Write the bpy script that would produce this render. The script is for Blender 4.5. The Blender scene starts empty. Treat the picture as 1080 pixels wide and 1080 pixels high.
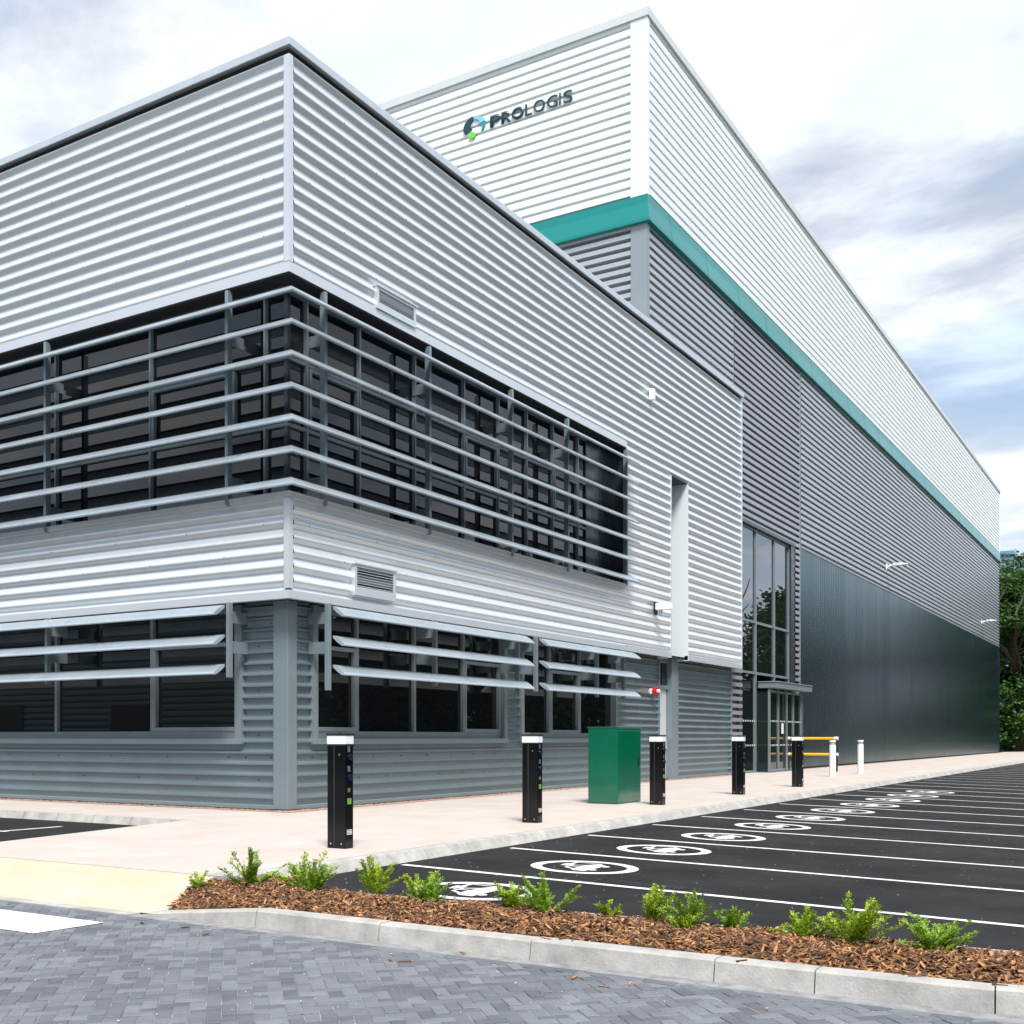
import bpy, math, random
from mathutils import Vector, Matrix, noise
random.seed(7)
R = math.radians
scene = bpy.context.scene
COL = scene.collection

# ------------------------------------------------------------------ helpers
class MB:
    """collects polygons, then links them as one mesh object"""
    def __init__(s): s.v=[]; s.f=[]; s.mi=[]; s.sm=[]
    def face(s, pts, m=0, smooth=False):
        b=len(s.v); s.v.extend([tuple(p) for p in pts]); s.f.append(tuple(range(b,b+len(pts)))); s.mi.append(m); s.sm.append(smooth)
    def grid(s, rows, m=0, smooth=False, close=False):
        b=len(s.v); n=len(rows[0])
        for r in rows: s.v.extend([tuple(p) for p in r])
        for i in range(len(rows)-1):
            for j in range(n if close else n-1):
                k=(j+1)%n
                s.f.append((b+i*n+j,b+i*n+k,b+(i+1)*n+k,b+(i+1)*n+j)); s.mi.append(m); s.sm.append(smooth)
    def box(s, x0,x1,y0,y1,z0,z1, m=0):
        b=len(s.v)
        s.v += [(x0,y0,z0),(x1,y0,z0),(x1,y1,z0),(x0,y1,z0),(x0,y0,z1),(x1,y0,z1),(x1,y1,z1),(x0,y1,z1)]
        for f in ((0,3,2,1),(4,5,6,7),(0,1,5,4),(1,2,6,5),(2,3,7,6),(3,0,4,7)):
            s.f.append(tuple(b+i for i in f)); s.mi.append(m); s.sm.append(False)
        return s
    def cyl(s, c, r, h, n=20, axis=2, m=0, r2=None, smooth=True):
        r2 = r if r2 is None else r2
        def pt(a,rad,t):
            p=[0,0,0]; i,j=[(1,2),(2,0),(0,1)][axis]
            p[i]=c[i]+rad*math.cos(a); p[j]=c[j]+rad*math.sin(a); p[axis]=c[axis]+t; return tuple(p)
        ring=[2*math.pi*k/n for k in range(n)]
        s.grid([[pt(a,r,0) for a in ring],[pt(a,r2,h) for a in ring]],m,smooth,True)
        s.face([pt(a,r2,h) for a in ring],m); s.face([pt(a,r,0) for a in reversed(ring)],m)
        return s
    def tube(s, pts, rads, n=8, m=0):
        rows=[]
        for i,p in enumerate(pts):
            p=Vector(p); d=(Vector(pts[min(i+1,len(pts)-1)])-Vector(pts[max(i-1,0)])).normalized()
            a=d.orthogonal().normalized(); b=d.cross(a)
            if i and rows: 
                a=(pa-d*pa.dot(d)).normalized(); b=d.cross(a)
            pa=a
            rows.append([tuple(p+(a*math.cos(2*math.pi*k/n)+b*math.sin(2*math.pi*k/n))*rads[i]) for k in range(n)])
        s.grid(rows,m,True,True); s.face(rows[-1],m); s.face(list(reversed(rows[0])),m)
        return s
    def build(s, name, mats, parent=None, origin=None):
        me=bpy.data.meshes.new(name)
        o=Vector((0,0,0))
        if parent is not None: o=world_loc(parent)
        elif origin is not None: o=Vector(origin)
        me.from_pydata([(x-o.x,y-o.y,z-o.z) for x,y,z in s.v],[],s.f)
        if not isinstance(mats,(list,tuple)): mats=[mats]
        for m in mats: me.materials.append(m)
        me.polygons.foreach_set('material_index',s.mi)
        me.polygons.foreach_set('use_smooth',s.sm)
        me.update()
        ob=bpy.data.objects.new(name,me); COL.objects.link(ob)
        if parent is not None: ob.parent=parent
        elif origin is not None: ob.location=o
        return ob
def world_loc(o):
    l=Vector((0,0,0))
    while o is not None: l+=o.location; o=o.parent
    return l
def tag(o,label=None,cat=None,group=None,kind=None):
    if label: o['label']=label
    if cat: o['category']=cat
    if group: o['group']=group
    if kind: o['kind']=kind
    return o
def empty(name,loc,label,cat,group=None):
    o=bpy.data.objects.new(name,None); COL.objects.link(o); o.location=loc; o.empty_display_size=.2
    return tag(o,label,cat,group)
def node_part(name,parent):
    """an Empty used as a part that carries sub-parts"""
    o=bpy.data.objects.new(name,None); COL.objects.link(o); o.parent=parent; return o
def bevel(o,w=.004,seg=2):
    m=o.modifiers.new('bevel','BEVEL'); m.width=w; m.segments=seg; m.limit_method='ANGLE'; m.angle_limit=R(40); return o
def copy_tree(o,parent=None):
    c=o.copy(); COL.objects.link(c); c.parent=parent
    for ch in list(o.children): copy_tree(ch,c)
    return c

# ------------------------------------------------------------------ materials
def mat(name, base, rough=.5, metal=0., var=.0, vscale=3., bump=0., bscale=40., island=0., spec=None, ior=None, col2=None, rvar=0., coat=0., stretch=None, ipow=1.):
    m=bpy.data.materials.new(name); m.use_nodes=True; nt=m.node_tree; N=nt.nodes; L=nt.links
    b=N['Principled BSDF']
    b.inputs['Base Color'].default_value=(*base,1); b.inputs['Roughness'].default_value=rough; b.inputs['Metallic'].default_value=metal
    if spec is not None: b.inputs['Specular IOR Level'].default_value=spec
    if ior: b.inputs['IOR'].default_value=ior
    if coat: b.inputs['Coat Weight'].default_value=coat; b.inputs['Coat Roughness'].default_value=.06
    tc=N.new('ShaderNodeTexCoord'); vec=tc.outputs['Object']
    if stretch:
        mp=N.new('ShaderNodeMapping'); mp.inputs['Scale'].default_value=stretch; L.new(vec,mp.inputs['Vector']); vec=mp.outputs['Vector']
    if var>0 or col2 is not None or island>0:
        c2 = col2 if col2 is not None else tuple(max(0,x*(1-var)) for x in base)
        c1 = base if col2 is not None else tuple(min(1,x*(1+var)) for x in base)
        mix=N.new('ShaderNodeMix'); mix.data_type='RGBA'
        mix.inputs[6].default_value=(*c2,1); mix.inputs[7].default_value=(*c1,1)
        if island>0:
            g=N.new('ShaderNodeNewGeometry'); src=g.outputs['Random Per Island']
            if ipow!=1:
                pw=N.new('ShaderNodeMath'); pw.operation='POWER'; pw.inputs[1].default_value=ipow; L.new(src,pw.inputs[0]); src=pw.outputs[0]
            if var>0:
                nz=N.new('ShaderNodeTexNoise'); nz.inputs['Scale'].default_value=vscale; nz.inputs['Detail'].default_value=5; L.new(vec,nz.inputs['Vector'])
                mm=N.new('ShaderNodeMix'); mm.data_type='FLOAT'; mm.inputs[0].default_value=1-island
                L.new(src,mm.inputs[2]); L.new(nz.outputs['Fac'],mm.inputs[3]); src=mm.outputs[0]
            L.new(src,mix.inputs[0])
        else:
            nz=N.new('ShaderNodeTexNoise'); nz.inputs['Scale'].default_value=vscale; nz.inputs['Detail'].default_value=7; nz.inputs['Roughness'].default_value=.65
            L.new(vec,nz.inputs['Vector'])
            mr=N.new('ShaderNodeMapRange'); mr.inputs[1].default_value=.3; mr.inputs[2].default_value=.7
            L.new(nz.outputs['Fac'],mr.inputs[0]); L.new(mr.outputs[0],mix.inputs[0])
        L.new(mix.outputs[2],b.inputs['Base Color'])
    if rvar>0:
        n2=N.new('ShaderNodeTexNoise'); n2.inputs['Scale'].default_value=vscale*1.7; n2.inputs['Detail'].default_value=4; L.new(vec,n2.inputs['Vector'])
        r2=N.new('ShaderNodeMapRange'); r2.inputs[1].default_value=.3; r2.inputs[2].default_value=.7; r2.inputs[3].default_value=max(0,rough-rvar); r2.inputs[4].default_value=rough+rvar
        L.new(n2.outputs['Fac'],r2.inputs[0]); L.new(r2.outputs[0],b.inputs['Roughness'])
    if bump>0:
        n3=N.new('ShaderNodeTexNoise'); n3.inputs['Scale'].default_value=bscale; n3.inputs['Detail'].default_value=4; L.new(vec,n3.inputs['Vector'])
        bp=N.new('ShaderNodeBump'); bp.inputs['Strength'].default_value=bump; bp.inputs['Distance'].default_value=.01
        L.new(n3.outputs['Fac'],bp.inputs['Height']); L.new(bp.outputs['Normal'],b.inputs['Normal'])
    return m

M={}
M['silver']=mat('silver_cladding',(.70,.74,.775),.38,.45,var=.03)
M['silver_flat']=mat('silver_flashing',(.60,.64,.68),.40,.45,var=.04,vscale=.8)
M['slate']=mat('blue_grey_cladding',(.235,.30,.335),.36,.6,var=.06,vscale=.8,rvar=.05)
M['slate_flat']=mat('blue_grey_flashing',(.205,.262,.292),.42,.35,var=.06,vscale=.9)
M['white']=mat('white_cladding',(.74,.775,.775),.42,.15,var=.03,vscale=.4)
M['mid']=mat('grey_cladding',(.43,.465,.50),.38,.45,var=.04,vscale=.4)
M['mid_lilac']=mat('lilac_grey_cladding',(.35,.365,.40),.38,.45,var=.04,vscale=.4)
M['mid_flat']=mat('grey_flashing',(.26,.30,.335),.45,.3,var=.04)
M['dark_vertical']=mat('dark_teal_cladding',(.040,.098,.125),.25,.92,var=.05,vscale=.35,rvar=.03,stretch=(1,1,.12))
M['teal']=mat('teal_flashing',(.0,.20,.192),.24,.0,var=.03,ior=1.5)
M['blade']=mat('louvre_aluminium',(.52,.60,.67),.33,.6,var=.06,vscale=1.2,rvar=.06)
M['frame']=mat('window_frame_grey',(.19,.235,.26),.4,.25,var=.05)
M['dark_metal']=mat('dark_reveal_metal',(.045,.055,.065),.25,.5,var=.15,vscale=2,rvar=.08)
M['gap']=mat('dark_joint',(.012,.012,.014),.8)
M['glass']=mat('tinted_glass',(.006,.008,.010),.015,0,ior=1.62,bump=.012,bscale=.8)
M['glass_grey']=mat('upper_tinted_glass',(.005,.006,.008),.02,0,ior=1.52,bump=.015,bscale=.7)
M['glass_entry']=mat('entrance_glass',(.010,.012,.014),.012,0,ior=3.3,bump=.01,bscale=.6)
M['glass_door']=mat('door_glass',(.012,.022,.020),.015,0,ior=1.6)
M['lobby']=mat('dark_lobby',(.02,.025,.025),.6)
M['black_gloss']=mat('black_gloss_paint',(.004,.004,.005),.12,0,spec=.35)
M['black']=mat('black_plastic',(.012,.012,.013),.45)
M['lens']=mat('frosted_lens',(.72,.77,.80),.35)
M['white_paint']=mat('white_powder_coat',(.82,.83,.82),.35,var=.03)
M['blue']=mat('blue_socket',(.008,.012,.05),.25)
M['steel']=mat('bright_steel',(.7,.7,.7),.25,.9)
M['green']=mat('green_gloss_paint',(.0,.105,.055),.16,0,var=.08,vscale=2,coat=.5)
M['lime']=mat('lime_label',(.12,.30,.04),.5)
M['yellow']=mat('yellow_rail_paint',(.80,.42,.01),.35,var=.04)
M['red']=mat('red_plastic',(.55,.01,.01),.35)
M['cyan']=mat('cyan_label',(.05,.5,.45),.5)
M['door']=mat('grey_door_paint',(.50,.53,.56),.45,.1,var=.03)
M['logo_dark']=mat('dark_teal_letters',(.0,.045,.06),.35)
M['logo_blue']=mat('light_blue_emblem',(.18,.50,.72),.35)
M['logo_teal']=mat('teal_emblem',(.02,.28,.33),.35)
M['logo_green']=mat('green_emblem',(.13,.60,.02),.35)
M['asphalt']=mat('asphalt',(.0135,.0135,.0155),.8,var=.6,vscale=.9,bump=.8,bscale=130,rvar=.1,spec=.25)
M['asphalt2']=mat('asphalt_side',(.016,.0155,.016),.85,spec=.25,var=.3,vscale=2.,bump=.5,bscale=160)
M['line']=mat('road_paint',(.66,.66,.65),.6,var=.22,vscale=7,bump=.2,bscale=120)
M['concrete']=mat('pavement_concrete',(.46,.405,.37),.85,var=.10,vscale=1.1,bump=.25,bscale=70)
M['kerb']=mat('kerb_concrete',(.36,.35,.335),.85,var=.30,vscale=3.5,bump=.35,bscale=60)
M['tactile']=mat('buff_tactile_paving',(.47,.41,.265),.85,var=.10,vscale=1.6,bump=.4,bscale=60,col2=(.46,.425,.375))
M['paver']=mat('block_paver',(.225,.24,.268),.78,var=.5,vscale=3.2,island=.42,col2=(.055,.062,.076),bump=1.,spec=.3,bscale=60,rvar=.12)
M['joint']=mat('paver_joint_sand',(.22,.225,.235),.95,var=.35,vscale=9)
M['chip']=mat('bark_chip',(.56,.275,.11),.75,var=.3,vscale=50,island=.85,col2=(.030,.012,.006),ipow=2.7)
M['soil']=mat('bark_soil',(.06,.03,.015),.95,var=.3,vscale=20,bump=.8,bscale=50)
M['leaf']=mat('shrub_leaf',(.50,.62,.028),.45,island=1.,col2=(.05,.17,.010))
M['leaf_dark']=mat('shrub_leaf_dark',(.34,.52,.030),.5,island=1.,col2=(.03,.12,.010))
M['stem']=mat('shrub_stem',(.10,.13,.03),.7)
M['tree_leaf']=mat('tree_leaf',(.065,.165,.014),.55,island=1.,col2=(.006,.025,.004))
M['bark']=mat('tree_bark',(.07,.055,.04),.9,var=.3,vscale=8,bump=.6,bscale=20)
M['pebble']=mat('pebble',(.50,.36,.28),.8,island=1.,col2=(.20,.10,.07))
M['grass']=mat('rough_grass',(.05,.09,.02),.9,var=.4,vscale=.6,bump=.8,bscale=30)
M['far_blue']=mat('far_blue_cladding',(.16,.27,.42),.5,.2,var=.05)
M['roof']=mat('roof_membrane',(.25,.26,.27),.8,var=.1,vscale=.5)
M['dot']=mat('white_manifestation',(.8,.85,.85),.5)
for k in ('leaf','leaf_dark','tree_leaf'):
    b=M[k].node_tree.nodes['Principled BSDF']; b.inputs['Specular IOR Level'].default_value=.35
    # a little light passes through thin leaves
    nt=M[k].node_tree; out=nt.nodes['Material Output']; tr=nt.nodes.new('ShaderNodeBsdfTranslucent'); mx=nt.nodes.new('ShaderNodeMixShader')
    src=b.inputs['Base Color'].links[0].from_socket
    nt.links.new(src,tr.inputs['Color']); mx.inputs[0].default_value=.3
    nt.links.new(b.outputs[0],mx.inputs[1]); nt.links.new(tr.outputs[0],mx.inputs[2]); nt.links.new(mx.outputs[0],out.inputs['Surface'])

# ------------------------------------------------------------------ cladding geometry
# 'R' = long facade facing -Y (u runs along X);  'L' = end facade facing -X (u runs along Y)
def P3(face,u,plane,d,z):            # d = depth behind the plane
    return (u,plane+d,z) if face=='R' else (plane+d,u,z)
def fbox(mb,face,plane,u0,u1,d0,d1,z0,z1,m=0):
    if face=='R': mb.box(u0,u1,plane+d0,plane+d1,z0,z1,m)
    else: mb.box(plane+d0,plane+d1,u0,u1,z0,z1,m)
def sinus(z,pitch=.25,amp=.068):
    t=(z/pitch)%1
    g=.5*(t/.56) if t<.56 else .5+.5*(t-.56)/.44
    return amp*(.5-.5*math.cos(2*math.pi*g))      # broad crest at the front, tighter valley behind
def sheet_sin(mb,face,plane,u0,u1,z0,z1,pitch=.25,amp=.068):
    n=max(2,int(round((z1-z0)/pitch*16)))
    rows=[]
    for i in range(n+1):
        z=z0+(z1-z0)*i/n; d=sinus(z,pitch,amp)
        rows.append([P3(face,u0,plane,d,z),P3(face,u1,plane,d,z)])
    mb.grid(rows,0,True)
def trap_pts(z0,z1,pitch,prof):
    """prof: list of (t,depth) over a period, t rising 0..1"""
    out=[]; k=math.floor(z0/pitch)-1
    pts=[]
    while k*pitch<z1+pitch:
        for t,d in prof: pts.append(((k+t)*pitch,d))
        k+=1
    def interp(z):
        for (a,da),(b,db) in zip(pts,pts[1:]):
            if a<=z<=b: return da+(db-da)*((z-a)/(b-a) if b>a else 0)
        return 0
    out=[(z0,interp(z0))]+[(z,d) for z,d in pts if z0<z<z1]+[(z1,interp(z1))]
    return out
def sheet_trap(mb,face,plane,u0,u1,z0,z1,pitch,prof,m=0):
    for_rows=[[P3(face,u0,plane,d,z),P3(face,u1,plane,d,z)] for z,d in trap_pts(z0,z1,pitch,prof)]
    mb.grid(for_rows,m,False)
LOW=[(0,.06),(.05,.06),(.07,.0),(.20,.0),(.42,.06),(.99,.06)]               # narrow projecting rib with a sloping top
MIDP=[(0,.0),(.02,.20),(.43,.20),(.47,.0),(.99,.0)]
WHT=[(0,.0),(.67,.0),(.70,.12),(.95,.12),(.98,.0),(.99,.0)]
def screws(mb,face,plane,u0,u1,z0,z1,pitch,du,front=-.004,ph=0.,m=1,s=.008):
    k=math.ceil(z0/pitch); i=0
    while k*pitch+ph*pitch<z1:
        z=k*pitch+ph*pitch
        if k%2==0:
            u=u0+.35+(.5*du if (k//2)%2 else 0)
            while u<u1-.1:
                if z>z0: fbox(mb,face,plane,u-s,u+s,front,front+.01,z-s,z+s,m)
                u+=du
        k+=1
def lsweep(mb,prof,Xp,Yp,uR,uL,m=0,smooth=False,closed=True):
    """sweep a profile of (out,z) round the outer corner: from (uR,Yp) to the corner to (Xp,uL)"""
    rows=[[(uR,Yp-o,z) for o,z in prof],[(Xp-o,Yp-o,z) for o,z in prof],[(Xp-o,uL,z) for o,z in prof]]
    mb.grid(rows,m,smooth,closed)
    if closed:
        mb.face(rows[0],m); mb.face(list(reversed(rows[2])),m)
def rectprof(o0,o1,z0,z1): return [(o0,z0),(o1,z0),(o1,z1),(o0,z1)]

Xu,Yu=14.42,13.07       # face of the overhanging upper storey
Xw,Yw=14.82,13.47       # face of the ground storey and of the warehouse
YL=34.0                 # how far the end facade runs on beyond the frame
XE=37.4                 # far end of the office block

# ------------------------------------------------------------------ office building
office=empty('office_building',(Xw,Yw,0),'two storey office block with silver corrugated upper floor over blue grey ribbed ground floor','office building')
mb=MB()
sheet_sin(mb,'R',Yu,14.55,27.98,9.44,13.0); sheet_sin(mb,'R',Yu,27.98,31.12,3.85,13.0)
sheet_sin(mb,'R',Yu,31.12,32.4,9.16,13.0); sheet_sin(mb,'R',Yu,32.4,XE-.06,3.85,13.0)
sheet_sin(mb,'R',Yu,14.55,27.98,3.83,5.42)
sheet_sin(mb,'L',Xu,13.2,YL,9.44,13.0); sheet_sin(mb,'L',Xu,13.2,YL,3.83,5.42)
for f,p,a,b in (('R',Yu,14.6,XE),('L',Xu,13.3,YL)):
    screws(mb,f,p,a,b,9.6,12.9,.25,1.9)
    screws(mb,f,p,a,27.9 if f=='R' else b,4.0,5.4,.25,1.9)
screws(mb,'R',Yu,28.2,31.0,3.9,9.4,.25,1.9); screws(mb,'R',Yu,32.6,XE,3.9,9.4,.25,1.9)
mb.build('upper_wall',[M['silver'],M['gap']],office)
# trims of the upper storey
mb=MB()
lsweep(mb,rectprof(-.10,.012,9.27,9.44),Xu,Yu,27.98,YL)
lsweep(mb,rectprof(-.10,.02,5.42,5.50),Xu,Yu,27.98,YL)
lsweep(mb,rectprof(-.10,.012,3.69,3.83),Xu,Yu,31.12,YL)
fbox(mb,'R',Yu,32.4,XE,-.012,.1,3.69,3.83)
mb.box(Xu-.014,Xu+.09,Yu-.014,Yu+.11,3.86,5.41); mb.box(Xu-.014,Xu+.09,Yu-.014,Yu+.11,9.45,12.99)
mb.box(XE-.06,XE+.003,Yu-.014,Yw-.003,3.70,13.0)       # end return
fbox(mb,'R',Yu,31.08,31.12,-.012,.1,3.86,9.16)
mb.build('flashing',M['silver_flat'],office)
mb=MB()
mb.box(32.4,32.43,Yu-.014,Yu+1.02,3.67,9.14); mb.box(31.10,31.12,Yu+.1,Yu+1.02,3.67,9.14); 
mb.build('slot_reveal',mat('pale_reveal',(.66,.72,.76),.5),office)
mb=MB(); mb.box(31.12,32.4,Yu+.0,Yu+1.02,9.145,9.17)
mb.build('slot_head',M['dark_metal'],office)
mb=MB()
lsweep(mb,rectprof(-.15,-.04,13.0,13.1),Xu,Yu,XE,YL)
mb.build('shadow_gap',M['gap'],office)
mb=MB()
lsweep(mb,[(-.45,13.12),(.06,13.11),(.06,13.24),(.045,13.27),(-.45,13.30)],Xu,Yu,XE+.05,YL)
bevel(mb.build('coping',mat('coping_metal',(.54,.59,.64),.38,.5,var=.05),office),.006)
mb=MB(); mb.face([(Xu+.3,Yu+.3,13.0),(XE-.05,Yu+.3,13.0),(XE-.05,Yw,13.0),(30.1,Yw,13.0),(30.1,YL,13.0),(Xu+.3,YL,13.0)])
mb.box(Xu+.2,30.1,YL-.2,YL,0,13.0)
mb.build('roof',M['roof'],office)
# soffit under the overhang and floor slab above the ground storey
mb=MB(); mb.box(Xu+.1,XE-.07,Yu+.1,Yw+.35,3.72,3.78); mb.box(Xu+.1,Xw+.4,Yw+.35,YL,3.72,3.78)
mb.build('soffit',M['dark_metal'],office)
# ground storey wall
mb=MB(); pl=.2
sheet_trap(mb,'R',Yw,15.04,15.47,.10,3.72,pl,LOW); sheet_trap(mb,'R',Yw,15.47,22.25,.10,1.18,pl,LOW)
sheet_trap(mb,'R',Yw,22.25,22.9,.10,3.72,pl,LOW);  sheet_trap(mb,'R',Yw,22.9,28.2,.10,1.18,pl,LOW)
sheet_trap(mb,'R',Yw,28.2,31.12,.10,3.72,pl,LOW);  sheet_trap(mb,'R',Yw,32.5,37.45,.10,3.72,pl,LOW)
sheet_trap(mb,'L',Xw,13.78,14.55,.10,3.72,pl,LOW); sheet_trap(mb,'L',Xw,14.55,YL,.10,1.18,pl,LOW)
for a,b,z1 in ((15.0,15.5,3.6),(15.4,22.3,1.2),(22.3,22.9,3.6),(22.9,28.2,1.2),(28.2,31,3.6),(32.5,37.4,3.6)):
    screws(mb,'R',Yw,a-.22,b,.15,z1,.2,.9,front=.044,ph=.7,s=.009)
screws(mb,'L',Xw,13.55,14.7,.15,3.6,.2,.62,front=.044,ph=.7,s=.009); screws(mb,'L',Xw,14.6,YL,.15,1.2,.2,1.6,front=.044,ph=.7,s=.009)
mb.build('lower_wall',[M['slate'],M['gap']],office)
mb=MB()
mb.box(Xw-.03,Xw+.22,Yw-.03,Yw+.31,.03,3.72)                                        # corner post
lsweep(mb,rectprof(-.10,.01,.02,.10),Xw,Yw,31.1,YL); fbox(mb,'R',Yw,32.5,37.45,-.01,.1,.02,.10)
bevel(mb.build('corner_post',M['slate_flat'],office),.012)
mb=MB(); mb.box(37.45,37.5,Yw-.01,Yw+.2,.0,3.72); mb.build('end_flashing',M['slate_flat'],office)
mb=MB(); mb.box(31.98,32.5,Yw-.06,Yw+.25,0.0,3.72)
bevel(mb.build('door_post',M['slate_flat'],office),.008)
mb=MB(); lsweep(mb,rectprof(-.2,-.04,-.1,.02),Xw,Yw,37.45,YL); mb.build('damp_course',M['gap'],office)

# windows ---------------------------------------------------------
def window(parent,face,plane,u0,u1,z0,z1,trim=.13,mull=(),glass='glass',rec=.1,casements=(),sill=True,deep=0.,trans=(),ends=(1,1),label=None):
    w=node_part('window',parent)
    if label: w['label']=label
    mb=MB()
    # outer surround
    if ends[0]: fbox(mb,face,plane,u0,u0+trim,-.035,rec+.1,z0,z1)
    if ends[1]: fbox(mb,face,plane,u1-trim,u1,-.035,rec+.1,z0,z1)
    a=u0+(trim if ends[0] else 0); b=u1-(trim if ends[1] else 0)
    fbox(mb,face,plane,a,b,rec-.03,rec+.1,z0+.10,z0+.24); fbox(mb,face,plane,a,b,rec-.03,rec+.1,z1-.12,z1)
    for m_ in mull: fbox(mb,face,plane,m_-.035,m_+.035,rec-.04,rec+.09,z0+.24,z1-.12)
    for t in trans: fbox(mb,face,plane,a,b,rec-.028,rec+.09,t-.03,t+.03)
    f=mb.build('frame',M['frame'],w)
    for (c0,c1,q0,q1) in casements:
        mb=MB(); t=.075
        fbox(mb,face,plane,c0,c1,rec-.05,rec+.07,q0,q0+t); fbox(mb,face,plane,c0,c1,rec-.05,rec+.07,q1-t,q1)
        fbox(mb,face,plane,c0,c0+t,rec-.05,rec+.07,q0+t,q1-t); fbox(mb,face,plane,c1-t,c1,rec-.05,rec+.07,q0+t,q1-t)
        bevel(mb.build('casement',M['frame'],w),.006)
    # panes, each one its own sheet between mullions, very slightly out of true so that reflections break from pane to pane
    mb=MB(); edges=[a]+list(mull)+[b]
    for i,(p,q) in enumerate(zip(edges,edges[1:])):
        zs=[z0+.2]+list(trans)+[z1-.05]
        for r0,r1 in zip(zs,zs[1:]):
            t1=random.uniform(-.004,.004); t2=random.uniform(-.004,.004)
            mb.face([P3(face,p,plane,rec+.03+t1,r0),P3(face,q,plane,rec+.03-t1,r0),P3(face,q,plane,rec+.03-t1+t2,r1),P3(face,p,plane,rec+.03+t1+t2,r1)])
    mb.build('pane',M[glass],w)
    mb=MB(); fbox(mb,face,plane,a-.02,b+.02,rec+.25,rec+.3,z0,z1); mb.build('blind_backing',M['gap'],w)
    if sill:
        mb=MB(); fbox(mb,face,plane,u0-.02,u1+.02,-.06,rec+.08,z0,z0+.10); bevel(mb.build('sill',M['slate_flat'],w),.006)
    return w
window(office,'R',Yw,15.47,22.25,1.18,3.70,mull=(16.85,18.72,20.55),casements=((15.60,16.82,1.42,3.0),(20.58,22.1,1.42,3.0)),label='long dark ground floor window nearest the building corner')
window(office,'R',Yw,22.9,28.2,1.18,3.70,mull=(24.45,26.1),casements=((24.5,26.05,1.42,3.0),),label='shorter dark ground floor window behind the green cabinet')
window(office,'L',Xw,14.55,YL,1.18,3.70,trim=.16,mull=(16.99,19.83,22.6,25.4,28.2,31),casements=((14.72,16.95,1.42,3.05),(22.63,25.37,1.42,3.05)),ends=(1,0),label='dark ground floor window on the end facade')
# upper band window wrapping the corner
gp=.43
w=node_part('window',office); w['label']='upper ribbon window wrapping the corner behind the sun louvres'
mb=MB()
GR=(Yu,14.87,26.3,(15.33,16.83,18.63,20.46,21.9,23.2,24.5,25.85)); GLm=(16.95,19.75,22.6,25.4,28.2,31.)
glY=Yu+gp; glX=Xu+gp
for m_ in GR[3]: mb.box(m_-.02,m_+.02,glY-.05,glY+.1,5.62,9.2)
for m_ in (14.0,)+GLm: mb.box(glX-.05,glX+.1,m_-.022,m_+.022,5.62,9.2)
mb.box(glX-.01,glX+.07,glY-.01,glY+.07,5.6,9.22,1)
for t in (6.82,8.0):
    lsweep(mb,rectprof(-.1,.035,t-.03,t+.03),glX,glY,26.3,YL)
lsweep(mb,rectprof(-.1,.06,5.52,5.64),glX,glY,26.3,YL); lsweep(mb,rectprof(-.1,.06,9.14,9.24),glX,glY,26.3,YL)
mb.build('frame',[M['frame'],M['dark_metal']],w)
def ucase(face,pl_,c0,c1,q0,q1):
    mb=MB(); t=.06
    fbox(mb,face,pl_,c0,c1,-.055,.02,q0,q0+t); fbox(mb,face,pl_,c0,c1,-.055,.02,q1-t,q1)
    fbox(mb,face,pl_,c0,c0+t,-.055,.02,q0+t,q1-t); fbox(mb,face,pl_,c1-t,c1,-.055,.02,q0+t,q1-t)
    mb.build('casement',M['frame'],w)
ucase('R',glY,15.38,16.78,6.87,7.95); ucase('R',glY,20.5,21.85,6.87,7.95); ucase('R',glY,24.55,25.8,6.87,7.95)
ucase('L',glX,14.72,16.90,6.87,7.95); ucase('L',glX,22.65,25.35,6.87,7.95)
mb=MB()
def pane(face,pl_,a,b,z0,z1):
    t1=random.uniform(-.004,.004); t2=random.uniform(-.004,.004)
    mb.face([P3(face,a,pl_,.03+t1,z0),P3(face,b,pl_,.03-t1,z0),P3(face,b,pl_,.03-t1+t2,z1),P3(face,a,pl_,.03+t1+t2,z1)])
er=[14.87]+list(GR[3])+[26.3]; el=[13.52,14.0]+list(GLm)+[YL]
for z0,z1 in ((5.6,6.82),(6.82,8.0),(8.0,9.2)):
    for a,b in zip(er,er[1:]): pane('R',glY,a,b,z0,z1)
    for a,b in zip(el,el[1:]): pane('L',glX,a,b,z0,z1)
mb.build('pane',M['glass_grey'],w)
mb=MB(); mb.box(glX+.3,26.4,glY+.3,glY+.35,5.5,9.3); mb.box(glX+.3,glX+.35,glY+.35,YL,5.5,9.3); mb.build('blind_backing',M['gap'],w)
mb=MB(); lsweep(mb,[(-.5,5.50),(.04,5.50),(.04,5.515),(-.5,5.54)],Xu,Yu,28.0,YL); mb.build('sill',M['silver_flat'],w)
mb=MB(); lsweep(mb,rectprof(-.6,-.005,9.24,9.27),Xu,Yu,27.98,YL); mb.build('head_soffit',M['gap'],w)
# dark panels closing the right end of the recess
mb=MB()
mb.box(26.33,27.15,glY-.02,glY+.03,5.54,9.24); mb.box(27.17,27.96,glY-.02,glY+.03,5.54,9.24)
mb.box(27.96,28.0,Yu+.02,glY+.03,5.54,9.26)
bevel(mb.build('end_panel',M['dark_metal'],w),.01)
# slot window over the side door
mb=MB(); mb.box(31.12,32.4,Yu+1.02,Yu+1.05,3.67,9.16); mb.build('slot_window',M['glass'],office)

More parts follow.
